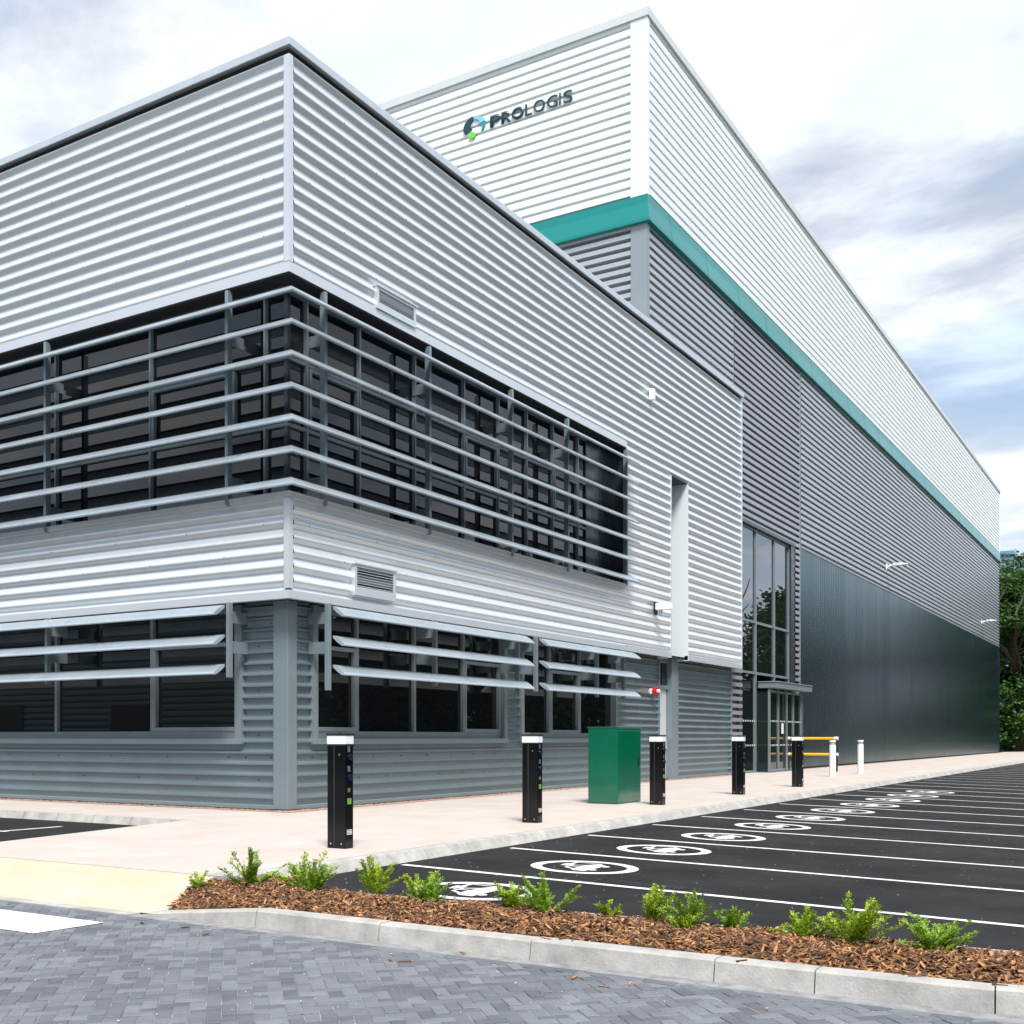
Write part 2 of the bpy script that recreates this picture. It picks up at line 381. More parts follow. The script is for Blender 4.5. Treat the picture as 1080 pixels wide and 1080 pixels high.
# side door
d=node_part('door',office)
mb=MB(); mb.box(31.17,31.96,Yw+.12,Yw+.17,.03,2.78); bevel(mb.build('leaf',M['door'],d),.004)
mb=MB(); mb.box(31.12,31.17,Yw-.02,Yw+.2,0,3.72); mb.box(31.17,31.98,Yw+.05,Yw+.2,2.78,2.9); mb.box(31.17,31.98,Yw+.05,Yw+.2,3.58,3.72); mb.build('frame',M['slate_flat'],d)
mb=MB(); mb.box(31.17,31.98,Yw+.11,Yw+.13,2.9,3.58); mb.build('transom_pane',M['glass'],d)
mb=MB(); mb.box(31.40,31.52,Yw+.108,Yw+.12,1.95,2.08); mb.build('door_sign',M['cyan'],d)
mb=MB(); mb.box(31.84,31.87,Yw+.05,Yw+.12,.95,1.25); mb.build('handle',M['steel'],d)

# vents on the silver cladding
def vent(u0,u1,z0,z1):
    v=node_part('air_vent',office)
    mb=MB(); t=.06; pz=Yu-.05
    h=z1-z0
    fbox(mb,'R',pz,u0,u1,0,.12,z0,z0+h*.28); fbox(mb,'R',pz,u0,u1,0,.12,z1-.05,z1)
    fbox(mb,'R',pz,u0,u0+t,0,.12,z0+h*.28,z1-.05); fbox(mb,'R',pz,u1-t,u1,0,.12,z0+h*.28,z1-.05)
    fbox(mb,'R',pz,u0-.03,u1+.03,-.03,.1,z1,z1+.025)
    mb.build('hood',M['silver_flat'],v)
    mb=MB(); fbox(mb,'R',pz,u0+t,u1-t,.09,.11,z0+h*.28,z1-.05,1)
    n=7
    for i in range(n):
        z=z0+h*.30+(h*.72-.07)*i/n
        mb.face([(u0+t,pz+.01,z),(u1-t,pz+.01,z),(u1-t,pz+.06,z+.035),(u0+t,pz+.06,z+.035)],0)
        mb.face([(u0+t,pz+.01,z),(u1-t,pz+.01,z),(u1-t,pz+.01,z+.008),(u0+t,pz+.01,z+.008)],0)
    mb.build('grille',[M['silver_flat'],M['gap']],v)
vent(16.80,18.05,9.43,9.84); vent(16.14,17.38,3.93,4.50)

# ---- sun louvres
BL=[(0,.165),(.06,.145),(.15,.09),(.22,.035),(.25,0),(.245,-.018),(.19,-.012),(.10,.045),(0,.125)]
def blade_prof(o,z,s=1.,sz=None): return [(o+a*s,z+b*(sz or s)) for a,b in BL]
lv=node_part('sun_louvre',office); lv['label']='seven blade sun louvre wrapping the upper corner window'
PX_,PY_=Xu+.04,Yu-.04
for k in range(7):
    mb=MB(); z=5.58+.54*k
    lsweep(mb,blade_prof(.04,z-.03,1.15,1.15),PX_-.04,PY_+.0,28.06,YL,0,False)
    mb.build('blade',M['blade'],lv)
def post(parent,face,u,plane,d0,d1,z0,z1,arms=(),armto=0,w=.035):
    mb=MB(); fbox(mb,face,plane,u-w,u+w,d0,d1,z0,z1)
    for z in arms: 
        fbox(mb,face,plane,u+.036,u+.05,d0+.02,armto,z,z+.21)
        for q in (.04,.17): fbox(mb,face,plane,u+.05,u+.06,d0+.05,d0+.08,z+q-.012,z+q+.012,1)
    bevel(mb.build('post',[M['slate_flat'],M['steel']],parent),.004,1)
for u in (15.33,18.55,21.8,24.5): post(lv,'R',u,Yu,-.05,.07,5.42,9.22,(5.75,8.30),gp)
post(lv,'R',27.93,Yu,-.05,.07,5.5,9.22)
for u in (14.5,19.5,24.5,29.5): post(lv,'L',u,Xu,-.05,.07,5.42,9.22,(5.75,8.30),gp)
def low_bank(face,plane,u0,u1,posts,label):
    l=node_part('sun_louvre',office); l['label']=label
    pl_=plane
    for z in (2.42,2.94,3.46):
        mb=MB()
        prof=blade_prof(0,z,1.08)
        rows=[[P3(face,u0,pl_,-o,zz) for o,zz in prof],[P3(face,u1,pl_,-o,zz) for o,zz in prof]]
        mb.grid(rows,0,False,True); mb.face(rows[0]); mb.face(list(reversed(rows[1])))
        mb.build('blade',M['blade'],l)
    for p,z0 in posts:
        post(l,face,p,pl_,0.0,.10,z0,3.68,(2.80,3.33),(Yw if face=='R' else Xw)-pl_)
low_bank('R',12.93,15.40,22.17,((15.33,2.14),(18.64,2.35),(21.94,2.35)),'three blade sun louvre over the window nearest the corner')
low_bank('R',12.93,22.85,28.03,((22.77,2.38),(25.96,2.35),(27.58,2.35)),'three blade sun louvre over the window by the side door')
low_bank('L',14.28,14.44,YL,((14.38,2.36),(19.34,2.36),(24.4,2.36),(29.4,2.36)),'three blade sun louvre on the end facade')

# ------------------------------------------------------------------ warehouse
XB,XF,YB=30.22,104.8,62.
ware=empty('warehouse_building',(XB,Yw,0),'tall long warehouse with white top, teal stripe and grey ribbed cladding','warehouse')
mb=MB()
sheet_trap(mb,'R',Yw-.02,XB+.10,XF,17.28,22.5,.28,WHT); sheet_trap(mb,'L',XB-.02,13.97,YB,17.28,22.5,.28,WHT)
mb.build('white_wall',M['white'],ware)
mb=MB()
mb.box(XB-.05,XB+.10,Yw-.05,Yw+.5,17.28,22.5)
mb.build('corner_trim',M['white'],ware); mb=MB(); mb.box(XF-.1,XF,Yw-.05,Yw+.05,17.28,22.5)
mb.build('end_trim',M['white'],ware)
mb=MB(); lsweep(mb,rectprof(-.3,.09,22.5,22.74),XB,Yw,XF,YB); mb.build('coping',mat('warehouse_coping',(.58,.62,.63),.45,.2,var=.03),ware)
mb=MB()
tp=[(-.1,17.28),(.045,17.28),(.06,17.02),(.15,16.53),(.15,16.45),(-.1,16.45)]
lsweep(mb,tp,XB,Yw,XF+.1,YB)
for x in [XB+1.1+3.0*i for i in range(25)]: mb.box(x-.008,x+.008,Yw-.262,Yw-.05,16.46,17.27,1) if False else None
mb.build('teal_stripe',[M['teal'],M['gap']],ware)
# butt straps over the stripe's joints
TJ=mat('teal_joint',(.0,.24,.23),.4)
for x in [XB+1.6+3.05*i for i in range(24)]:
    mb=MB(); rows=[[(x-.02,Yw-o-.004,z) for o,z in tp[1:5]],[(x+.02,Yw-o-.004,z) for o,z in tp[1:5]]]; mb.grid(rows); mb.build('stripe_joint',TJ,ware)
for y in (17.4,21.4,25.4):
    mb=MB(); rows=[[(XB-o-.004,y-.02,z) for o,z in tp[1:5]],[(XB-o-.004,y+.02,z) for o,z in tp[1:5]]]; mb.grid(rows); mb.build('stripe_joint',TJ,ware)
pm=.25
mb=MB()
sheet_trap(mb,'R',Yw,XB+.14,37.68,12.9,16.46,pm,MIDP); sheet_trap(mb,'L',XB,13.95,YB,12.9,16.46,pm,MIDP)
sheet_trap(mb,'R',Yw,45.76,XF,9.22,16.46,pm,MIDP)
screws(mb,'R',Yw,30.5,37.6,13.2,16.3,pm,1.4,ph=.46); screws(mb,'R',Yw,45.9,90,9.3,16.3,pm,1.9,ph=.46); screws(mb,'L',XB,14.0,22,13,16.3,pm,1.1,ph=.46)
mb.build('grey_wall',[M['mid'],M['gap']],ware)
mb=MB()
sheet_trap(mb,'R',Yw,37.72,45.64,9.2,16.46,pm,MIDP); sheet_trap(mb,'R',Yw,37.5,38.6,.1,9.2,pm,MIDP); sheet_trap(mb,'R',Yw,45.0,45.64,.1,9.2,pm,MIDP)
screws(mb,'R',Yw,37.75,45.6,9.4,16.3,pm,1.3,ph=.46)
mb.build('lilac_wall',[M['mid_lilac'],M['gap']],ware)
mb=MB(); mb.box(XB-.03,XB+.14,Yw-.03,Yw+.5,12.9,16.45); mb.box(XB-.034,XB+.14,Yw-.034,Yw-.03,12.9,16.45) 
mb.box(45.64,45.76,Yw+.01,Yw+.1,.02,16.44); mb.box(37.68,37.72,Yw+.02,Yw+.1,9.2,16.44)
mb.box(45.76,XF,Yw-.012,Yw+.08,9.15,9.22)
mb.build('grey_trim',M['mid_flat'],ware)
# dark vertical cladding
mb=MB(); u=45.78; up=.30; pts=[]
while u<XF-.1:
    pts += [(u,.02),(u+.012,.036),(u+.028,.036),(u+.04,.02)]; u+=up
pts.append((XF,.02))
mb.grid([[(x,Yw+dd,.08) for x,dd in pts],[(x,Yw+dd,9.15) for x,dd in pts]])
mb.box(45.78,XF,Yw+.045,Yw+.1,-.1,.08,1); mb.box(XF-.08,XF+.005,Yw-.02,Yw+.06,.0,16.45,0)
mb.build('dark_wall',[M['dark_vertical'],M['gap']],ware)
mb=MB(); mb.face([(XB,Yw+.2,22.4),(XF,Yw+.2,22.4),(XF,YB,22.4),(XB,YB,22.4)])
mb.build('roof',M['roof'],ware)
mb=MB(); mb.box(XF-.3,XF-.01,Yw+.12,YB,-.2,22.45); mb.box(XB,XF-.3,YB-.3,YB,-.2,22.45); mb.box(XB+.15,XB+.3,Yw+.5,YB-.3,0,12.9); mb.build('rear_wall',M['mid'],ware)
# full height entrance glazing
g=node_part('entrance_glazing',ware); gy=Yw+.15
mb=MB()
for x in (38.62,40.38,42.6,44.45): mb.box(x-.04,x+.04,gy-.06,gy+.1,.0,9.06)
for z in (.0,3.66,5.55,8.98): mb.box(38.6,44.49,gy-.045,gy+.1,z,z+.09)
mb.build('frame',M['frame'],g)
mb=MB(); mb.box(44.49,45.0,Yw+.02,gy+.12,.02,9.06); mb.box(38.6,45.0,Yw-.01,gy+.2,9.06,9.2); bevel(mb.build('reveal',M['dark_metal'],g),.008)
mb=MB()
for a,b in ((38.6,40.38),(40.38,42.6),(42.6,44.47)):
    for z0,z1 in ((3.7,5.58),(5.58,9.0)):
        t=random.uniform(-.003,.003); mb.face([(a,gy+t,z0),(b,gy-t,z0),(b,gy-t,z1),(a,gy+t,z1)])
mb.build('pane',M['glass_entry'],g)
for a,b in ((38.6,40.2),(44.42,44.47)): mb=MB(); mb.face([(a,gy,.05),(b,gy,.05),(b,gy,3.7),(a,gy,3.7)]); mb.build('lower_pane',M['glass'],g)
mb=MB(); mb.box(38.6,45.0,gy+1.6,gy+1.65,0,9.1); mb.box(38.6,45,gy+.1,gy+1.6,-.02,.01); mb.build('lobby_backing',M['gap'],g)
# sliding entrance doors in a shallow glazed porch under a flat canopy
rd=node_part('entrance_porch',ware)
px0,px1,py0=40.45,44.42,13.08
mb=MB(); mb.box(px0-.1,px1+.45,py0-.34,Yw+.02,3.14,3.36); bevel(mb.build('canopy',M['frame'],rd),.012)
mb=MB(); mb.box(px0-.13,px1+.48,py0-.37,Yw+.02,3.36,3.39); mb.build('canopy_flashing',M['mid_flat'],rd)
mb=MB(); mb.box(px0-.05,px1+.1,py0-.05,gy-.06,-.01,.03); mb.build('threshold',M['frame'],rd)
for x in (px0,41.5,42.45,43.4,px1):
    mb=MB(); mb.box(x-.035,x+.035,py0-.03,py0+.05,.03,3.14); mb.build('post',M['frame'],rd)
for x0,x1 in ((px0,41.5),(41.5,42.45),(42.45,43.4),(43.4,px1)):
    
    for q0,q1 in ((.04,.13),(2.98,3.07)): mb=MB(); mb.box(x0+.04,x1-.04,py0+.0,py0+.05,q0,q1); mb.build('rail',M['frame'],rd)
    mb=MB(); mb.face([(x0,py0+.02,.05),(x1,py0+.02,.05),(x1,py0+.02,3.05),(x0,py0+.02,3.05)]); mb.build('door_leaf',M['glass_door'],rd)
for x in (42.38,42.52,px1+.14):
    mb=MB(); mb.box(x-.018,x+.018,py0-.05,py0-.03,.1,3.0); mb.build('edge_strip',M['steel'],rd)
for x in (px0,px1):
    mb=MB(); mb.face([(x,py0,.05),(x,gy-.06,.05),(x,gy-.06,3.05),(x,py0,3.05)]); mb.build('side_pane',M['glass_door'],rd)
mb=MB(); mb.box(px0+.06,px1-.06,gy-.07,gy-.05,.03,3.06); mb.build('inner_lining',M['lobby'],rd)
for zz in (1.02,1.92):
    x=px0+.12
    while x<px1-.05:
        mb=MB(); mb.face([(x-.03,py0-.002,zz-.03),(x+.03,py0-.002,zz-.03),(x+.03,py0-.002,zz+.03),(x-.03,py0-.002,zz+.03)]); mb.build('safety_dot',M['dot'],rd); x+=.17
    for x in [38.9+.2*i for i in range(8)]:
        mb=MB(); mb.face([(x-.032,gy-.008,zz-.032),(x+.032,gy-.008,zz-.032),(x+.032,gy-.008,zz+.032),(x-.032,gy-.008,zz+.032)]); mb.build('safety_dot',M['dot'],g)
mb=MB(); mb.box(41.9,42.15,py0-.006,py0,1.45,1.85); mb.build('notice',M['lens'],rd)

# ------------------------------------------------------------------ things fixed to the walls
# company name sign, letters cut from sheet and stood off the cladding
sign=empty('company_sign',(XB-.055,18.0,20.6),'dark teal company name lettering with round emblem high on the white cladding','sign')
def letter(ch,y0,y1,z0,z1,bold):
    cu=bpy.data.curves.new('letter','FONT'); cu.body=ch; cu.size=1; cu.extrude=0.0; cu.resolution_u=6
    if bold: cu.offset=.028
    tmp=bpy.data.objects.new('tmp',cu); COL.objects.link(tmp)
    dg=bpy.context.evaluated_depsgraph_get(); me=bpy.data.meshes.new_from_object(tmp.evaluated_get(dg))
    bpy.data.objects.remove(tmp); bpy.data.curves.remove(cu)
    xs=[v.co.x for v in me.vertices]; ys=[v.co.y for v in me.vertices]
    xa,xb,ya,yb=min(xs),max(xs),min(ys),max(ys)
    for v in me.vertices:
        y=y0+(v.co.x-xa)/(xb-xa)*(y1-y0); z=z0+(v.co.y-ya)/(yb-ya)*(z1-z0)
        v.co=(0,y-18.0,z-20.6)
    me.materials.append(M['logo_dark']); me.name='letter'
    o=bpy.data.objects.new('letter',me); COL.objects.link(o); o.parent=sign
    s=o.modifiers.new('solid','SOLIDIFY'); s.thickness=.028; s.offset=0
    return o
for ch,y0,y1,b in (('P',18.86,18.48,1),('R',18.44,18.08,1),('O',18.06,17.63,1),('L',17.57,17.33,0),('O',17.27,16.87,0),('G',16.79,16.42,0),('I',16.36,16.315,0),('S',16.22,15.91,0)):
    letter(ch,y0,y1,20.72,21.08,b)
def blob(name,pts,m):
    mb=MB(); n=len(pts)
    A=[(XB-.075,y,z) for y,z in pts]; B=[(XB-.03,y,z) for y,z in pts]
    mb.face(A); mb.face(list(reversed(B))); mb.grid([A,B],0,False,True)
    return mb.build(name,m,sign)
cy0,cz0=19.44,20.93
def arcpts(r1,r2,a0,a1,taper0=1.,taper1=1.,n=14):
    o=[];i_=[]
    for k in range(n+1):
        t=k/n; a=R(a0+(a1-a0)*t); th=(taper0+(taper1-taper0)*t)*(r1-r2)
        o.append((cy0-r1*math.cos(a),cz0+r1*.80*math.sin(a))); i_.append((cy0-(r1-th)*math.cos(a),cz0+(r1-th)*.80*math.sin(a)))
    return o+i_[::-1]
blob('emblem_swoosh',arcpts(.43,.13,102,208,.5,1.0),M['logo_dark'])
blob('emblem_arc_blue',arcpts(.40,.17,94,14,.5,.9),M['logo_blue'])
blob('emblem_arc_teal',arcpts(.38,.26,8,-48,1,.15),M['logo_teal'])
blob('emblem_dot_green',[(cy0+.12+.125*math.cos(R(a))-.02,cz0-.27+.10*math.sin(R(a))) for a in range(0,360,24)],M['logo_green'])

def wall_light(x,label):
    z=10.45
    t=empty('wall_light',(x,Yw,z),label,'wall light','floodlights on the dark warehouse wall')
    mb=MB(); mb.box(x-.1,x+.1,Yw-.05,Yw,z-.18,z+.12); bevel(mb.build('back_plate',M['white_paint'],t),.01)
    mb=MB(); mb.tube([(x,Yw-.04,z-.08),(x,Yw-.16,z),(x,Yw-.45,z+.03)],[.05,.05,.045],8); mb.build('arm',M['white_paint'],t)
    mb=MB(); mb.grid([[(x-.10,Yw-.35,z),(x+.10,Yw-.35,z),(x+.10,Yw-.35,z+.12),(x-.10,Yw-.35,z+.12)],[(x-.17,Yw-.7,z),(x+.17,Yw-.7,z),(x+.17,Yw-.7,z+.13),(x-.17,Yw-.7,z+.13)],[(x-.14,Yw-1.1,z+.02),(x+.14,Yw-1.1,z+.02),(x+.14,Yw-1.1,z+.07),(x-.14,Yw-1.1,z+.07)]],0,False,True)
    mb.face([(x-.14,Yw-1.1,z+.02),(x+.14,Yw-1.1,z+.02),(x+.14,Yw-1.1,z+.07),(x-.14,Yw-1.1,z+.07)]); mb.build('lamp_head',M['white_paint'],t)
wall_light(61.4,'white wall floodlight on the warehouse, the nearer of the two')
wall_light(94.6,'white wall floodlight on the warehouse, near its far end')
t=empty('security_camera',(29.86,Yu,5.0),'white box security camera on silver cladding above the second window louvre','security camera')
mb=MB(); mb.box(29.80,29.92,Yu-.08,Yu+.0,4.85,5.22); mb.build('bracket',M['black'],t)
mb=MB(); mb.box(29.74,29.98,Yu-.52,Yu-.08,4.98,5.18); bevel(mb.build('housing',M['white_paint'],t),.02)
mb=MB(); mb.cyl((29.86,Yu-.2,4.86),.05,.12,12); mb.build('sensor',M['steel'],t)
t=empty('motion_sensor',(29.55,Yu,11.1),'small white sensor high on the silver cladding','sensor')
mb=MB(); mb.box(29.47,29.63,Yu-.14,Yu+.0,10.98,11.3); bevel(mb.build('housing',M['white_paint'],t),.02)
mb=MB(); mb.cyl((29.55,Yu-.1,10.92),.05,.06,12); mb.build('lens',M['steel'],t)
t=empty('alarm_sounder',(30.55,Yw,2.7),'small red alarm sounder on ribbed wall beside the side door','alarm')
mb=MB(); mb.cyl((30.55,Yw-.20,2.68),.12,.12,18,axis=1); bevel(mb.build('horn',M['red'],t),.01)
mb=MB(); mb.box(30.47,30.63,Yw-.09,Yw+.05,2.60,2.76); mb.cyl((30.55,Yw-.27,2.68),.05,.07,12,axis=1); mb.build('strobe',M['white_paint'],t)

# ------------------------------------------------------------------ ground
SL=.022
def az(y): return -.12-SL*(7.55-y)      # asphalt of the car park falls away from the building
mb=MB()
for a,b in ((-16.,-8.),(-8.,0.),(0.,3.),(3.,7.62)):
    xs=[7.55]+[12+6*i for i in range(20)]
    for x0,x1 in zip(xs,xs[1:]): mb.face([(x0,a,az(a)),(x1,a,az(a)),(x1,b,az(b)),(x0,b,az(b))])
o=mb.build('car_park_ground',M['asphalt']); tag(o,kind='structure')
mb=MB(); mb.face([(7.0,13.6,-.12),(6.9,12.2,-.12),(12.5,12.2,-.12),(12.5,13.6,-.12)]); mb.face([(7,13.6,-.12),(12.5,13.6,-.12),(12.5,42,-.12),(7,42,-.12)])
tag(mb.build('side_car_park_ground',M['asphalt2']),kind='structure')
mb=MB(); mb.face([(-600,-600,-1.0),(900,-600,-1.0),(900,900,-1.0),(-600,900,-1.0)]); tag(mb.build('ground',M['grass']),kind='structure')
mb=MB(); mb.face([(-14,-20,-.1265),(7.56,-20,-.1265),(7.56,42,-.1265),(-14,42,-.1265)]); tag(mb.build('road_bed',M['joint']),kind='structure')
# block paving, herringbone laid at 45 degrees to the kerb
mb=MB(); W=.082; G_=.0035; c45=math.cos(R(45))
def brick(a0,a1,b0,b1):
    cx=(a0+a1)/2*W; cyb=(b0+b1)/2*W
    X=(cx-cyb)*c45+2.0; Y=(cx+cyb)*c45+3.0
    if not(1.6<X<6.12 and -4.0<Y<12.5): return
    if X>5.98: return
    hz=-.12+random.uniform(-.004,.002); tx=random.gauss(0,.012); ty=random.gauss(0,.012)
    e=.006
    def q(a,b,z):
        x=(a-b)*c45+2.0; y=(a+b)*c45+3.0
        return (x,y,z+tx*(x-X)+ty*(y-Y))
    A0,A1,B0,B1=a0*W+G_/2,a1*W-G_/2,b0*W+G_/2,b1*W-G_/2
    lo=[q(A0,B0,hz-.02),q(A1,B0,hz-.02),q(A1,B1,hz-.02),q(A0,B1,hz-.02)]
    md=[q(A0,B0,hz-e*.6),q(A1,B0,hz-e*.6),q(A1,B1,hz-e*.6),q(A0,B1,hz-e*.6)]
    tp_=[q(A0+e,B0+e,hz),q(A1-e,B0+e,hz),q(A1-e,B1-e,hz),q(A0+e,B1-e,hz)]
    mb.grid([lo,md,tp_],0,False,True); mb.f.append(tuple(range(len(mb.v)-4,len(mb.v)))); mb.mi.append(0); mb.sm.append(False)
for m_ in range(-180,181):
    for n_ in range(-90,91):
        x=m_+2*n_; y=-m_+2*n_
        brick(x,x+2,y,y+1); brick(x+2,x+3,y,y+2)
tag(mb.build('paved_road',M['paver']),kind='structure')
mb=MB(); mb.face([(-14,-20,-.124),(1.66,-20,-.124),(1.66,42,-.124),(-14,42,-.124)]); mb.face([(1.66,12.4,-.124),(6.02,12.4,-.124),(6.02,42,-.124),(1.66,42,-.124)]); mb.face([(1.66,-20,-.124),(7.5,-20,-.124),(7.5,-3.9,-.124),(1.66,-3.9,-.124)])
tag(mb.build('outer_road',M['paver']),kind='structure')
# soldier course along the kerb
mb=MB(); y=-3.9
while y<12.4:
    hz=-.121+random.uniform(-.002,.001); mb.box(5.97+G_,6.065,y+G_/2,y+.2-G_/2,hz-.02,hz); y+=.2
tag(mb.build('edge_course',M['paver']),kind='structure')
# white bar painted on the pavers
mb=MB()
for i in range(14):
    y0=7.08+i*.25+(0 if i else 0); mb.face([(5.16,y0+(.0 if i else .05),-.1165),(5.74,y0,-.1165),(5.74,y0+.25,-.1165),(5.16,y0+.25,-.1165)])
mb.v=[(x,y,z) for x,y,z in mb.v]
tag(mb.build('give_way_marking',mat('worn_white_paint',(.80,.80,.79),.6,var=.05,vscale=8)),kind='structure')

# pavement slabs
mb=MB(); 
def slab(pts,z=0.,th=.14):
    mb.face([(x,y,z) for x,y in pts])
    mb.grid([[(x,y,z) for x,y in pts],[(x,y,z-th) for x,y in pts]],0,False,True)
slab([(7.75,7.75),(60,7.75),(60,13.62),(12.5,13.62),(12.35,13.42),(11.5,13.25),(8.7,12.65),(7.6,12.42),(7.6,8.0)])
slab([(60,7.75),(126,7.75),(126,13.62),(60,13.62)])
slab([(12.55,13.62),(15.0,13.62),(15.0,36),(12.55,36)])
tag(mb.build('pavement',M['concrete']),kind='structure')
mb=MB(); mb.grid([[(6.2,6.95,-.112),(7.0,7.5,-.05),(7.75,7.9,.001)],[(6.2,10,-.112),(7.0,10,-.05),(7.75,10,.001)],[(6.2,12.2,-.112),(7.0,12.3,-.05),(7.75,12.4,.001)],[(6.2,20,-.112),(6.9,20,-.108),(7.0,20,-.106)]])
mb.grid([[(6.2,6.95,-.112),(7.0,7.5,-.05),(7.75,7.9,.001)],[(6.2,6.95,-.2),(7.0,7.5,-.18),(7.75,7.9,-.15)]])
tag(mb.build('tactile_paving',M['tactile']),kind='structure')
# kerbs: separate stones with open joints
def kerb_run(mb,x0,x1,step=.915,zb=-.5,top=0.002,fall=None):
    x=x0
    while x<x1-.02:
        e=min(x+step,x1); dz=random.uniform(-.002,.002)
        pr=[(7.78,top+dz),(7.665,top+dz),(7.64,top-.012+dz),(7.55,-.13),(7.55,zb),(7.78,zb)]
        a=[(x+.004,y,z) for y,z in pr]; b=[(e-.004,y,z) for y,z in pr]
        mb.grid([a,b],0,False,True); mb.face(list(reversed(a))); mb.face(b)
        x=e
mb=MB(); kerb_run(mb,8.0,126); mb.box(7.585,7.996,7.50,7.93,-.3,.003)
tag(mb.build('pavement_kerb',M['kerb']),kind='structure')
mb=MB(); y=13.75
while y<36:
    mb.grid([[(12.56,y+.004,.002),(12.44,y+.004,.002),(12.38,y+.004,-.13),(12.38,y+.004,-.3)],[(12.56,y+.91,.002),(12.44,y+.91,.002),(12.38,y+.91,-.13),(12.38,y+.91,-.3)]]); y+=.915
# dropper stone
mb.grid([[(12.56,13.40,.002),(12.42,13.40,.0),(12.36,13.42,-.10)],[(12.56,13.746,.002),(12.44,13.746,.002),(12.38,13.746,-.13)]])
mb.grid([[(12.35,13.42,.001),(12.35,13.40,-.115)],[(12.44,13.746,.002),(12.38,13.746,-.13)]])
tag(mb.build('side_kerb',M['kerb']),kind='structure')
# bed kerb, one stone per stretch, a tapered dropper at the left and a bend at the right
path=[(6.2,7.2),(6.2,5.96),(6.2,4.8),(6.2,3.58),(6.2,2.34),(6.2,1.75),(6.22,.82),(6.40,-.1),(6.85,-.9),(7.5,-1.5)]
def kstone(mb,p,q,ta,tb,nx0,nx1):
    def sec(pt,nn,t):
        x,y=pt
        pr=[(0,-.45),(0,-.125),(.02,min(t-.012,t)),(.035,t),(.15,t),(.15,-.45)]
        return [(x+nn[0]*d,y+nn[1]*d,z) for d,z in pr]
    P=Vector((*p,0)); Q=Vector((*q,0)); dd=(Q-P).normalized()*.004
    a=sec((P+dd)[:2],nx0,ta); b=sec((Q-dd)[:2],nx1,tb)
    mb.grid([a,b],0,False,True); mb.face(a); mb.face(list(reversed(b)))
mb=MB()
nrm=[]
for i in range(len(path)):
    a=Vector(path[max(0,i-1)]); b=Vector(path[min(len(path)-1,i+1)]); d=(b-a).normalized(); nrm.append((-d.y,d.x))
tops=[-.112,.004,0,.003,0.002,.001,.004,0,0,0]
for i in range(len(path)-1): kstone(mb,path[i],path[i+1],tops[i],tops[i+1] if i==0 else tops[i],nrm[i],nrm[i+1])
# flush stones in front of the tactile slabs
y=7.21
while y<16: mb.box(6.07,6.2,y,y+.90,-.3,-.112); y+=.91
tag(mb.build('bed_kerb',M['kerb']),kind='structure')
mb=MB(); y=-1.6
while y<7.0: mb.box(7.5,7.58,y,y+.905,-.6,-.03); y+=.91
tag(mb.build('edging_stones',M['kerb']),kind='structure')

# planting bed
def bed_in(x,y):
    if y<-1.5 or x<6.36 or x>8.1: return False
    if y>6.95:
        return x<8.02 and y< 7.02+(x-6.27)*.66 and y<7.95
    if y<.8: return (x-7.9)**2+((y-.7)*.82)**2<1.54**2 and x<7.5
    if y>6.5: return x<7.5+(y-6.5)*1.0
    return x<7.5
def bed_z(x,y): return -.05+.045*math.exp(-((x-6.95)/.45)**2)+.02*noise.noise((x*3,y*3,1))-(.05*max(0,min(1,(y-6.6)/1.0))*max(0,min(1,(7.5-x)/.7)))-.05*max(0,min(1,(y-6.3)/.5))*max(0,min(1,(6.9-x)/.5))
mb=MB(); st=.06
x=6.35
while x<8.15:
    y=-1.5
    while y<8.1:
        if bed_in(x+st/2,y+st/2) : mb.face([(x,y,bed_z(x,y)),(x+st,y,bed_z(x+st,y)),(x+st,y+st,bed_z(x+st,y+st)),(x,y+st,bed_z(x,y+st))],0,True)
        y+=st
    x+=st
tag(mb.build('planting_bed_soil',M['soil']),kind='structure')
mb=MB(); cnt=0
while cnt<17000:
    x=random.uniform(6.33,8.1); y=random.uniform(-.6,8.0); spill=cnt%420==0
    if spill:
        x=random.choice((random.uniform(6.25,6.36),random.uniform(5.6,6.15),random.uniform(7.55,7.8))); y=random.uniform(.3,7.0 if x<7 else 6.6)
    elif not bed_in(x,y): continue
    cnt+=1
    L_=random.uniform(.010,.046)*(1.5 if random.random()<.12 else 1); w_=random.uniform(.004,.011); h_=random.uniform(.0015,.004)
    zz=bed_z(x,y)+random.uniform(0,.022)
    if spill: zz=(.006 if 6.2<x<7 and y<5.9 else (-.113 if x<6.2 else (bed_z(6.4,y)+.01 if x<7 else az(y)+.006)))
    mt=Matrix.Translation((x,y,zz))@Matrix.Rotation(random.uniform(0,6.28),4,'Z')@Matrix.Rotation(random.gauss(0,.03 if spill else .38),4,'Y')@Matrix.Rotation(random.gauss(0,.03 if spill else .5),4,'X')
    b=len(mb.v); k=random.uniform(.5,1)
    for sx,sy,sz in ((-1,-1,-1),(1,-k,-1),(1,k,-1),(-1,1,-1),(-1,-1,1),(1,-k,1),(1,k,1),(-1,1,1)):
        mb.v.append(tuple(mt@Vector((sx*L_,sy*w_,sz*h_))))
    for f in ((0,3,2,1),(4,5,6,7),(0,1,5,4),(1,2,6,5),(2,3,7,6),(3,0,4,7)):
        mb.f.append(tuple(b+i for i in f)); mb.mi.append(0); mb.sm.append(False)
tag(mb.build('bark_mulch',M['chip']),'loose brown bark chips covering the planting bed','bark mulch',kind='stuff')
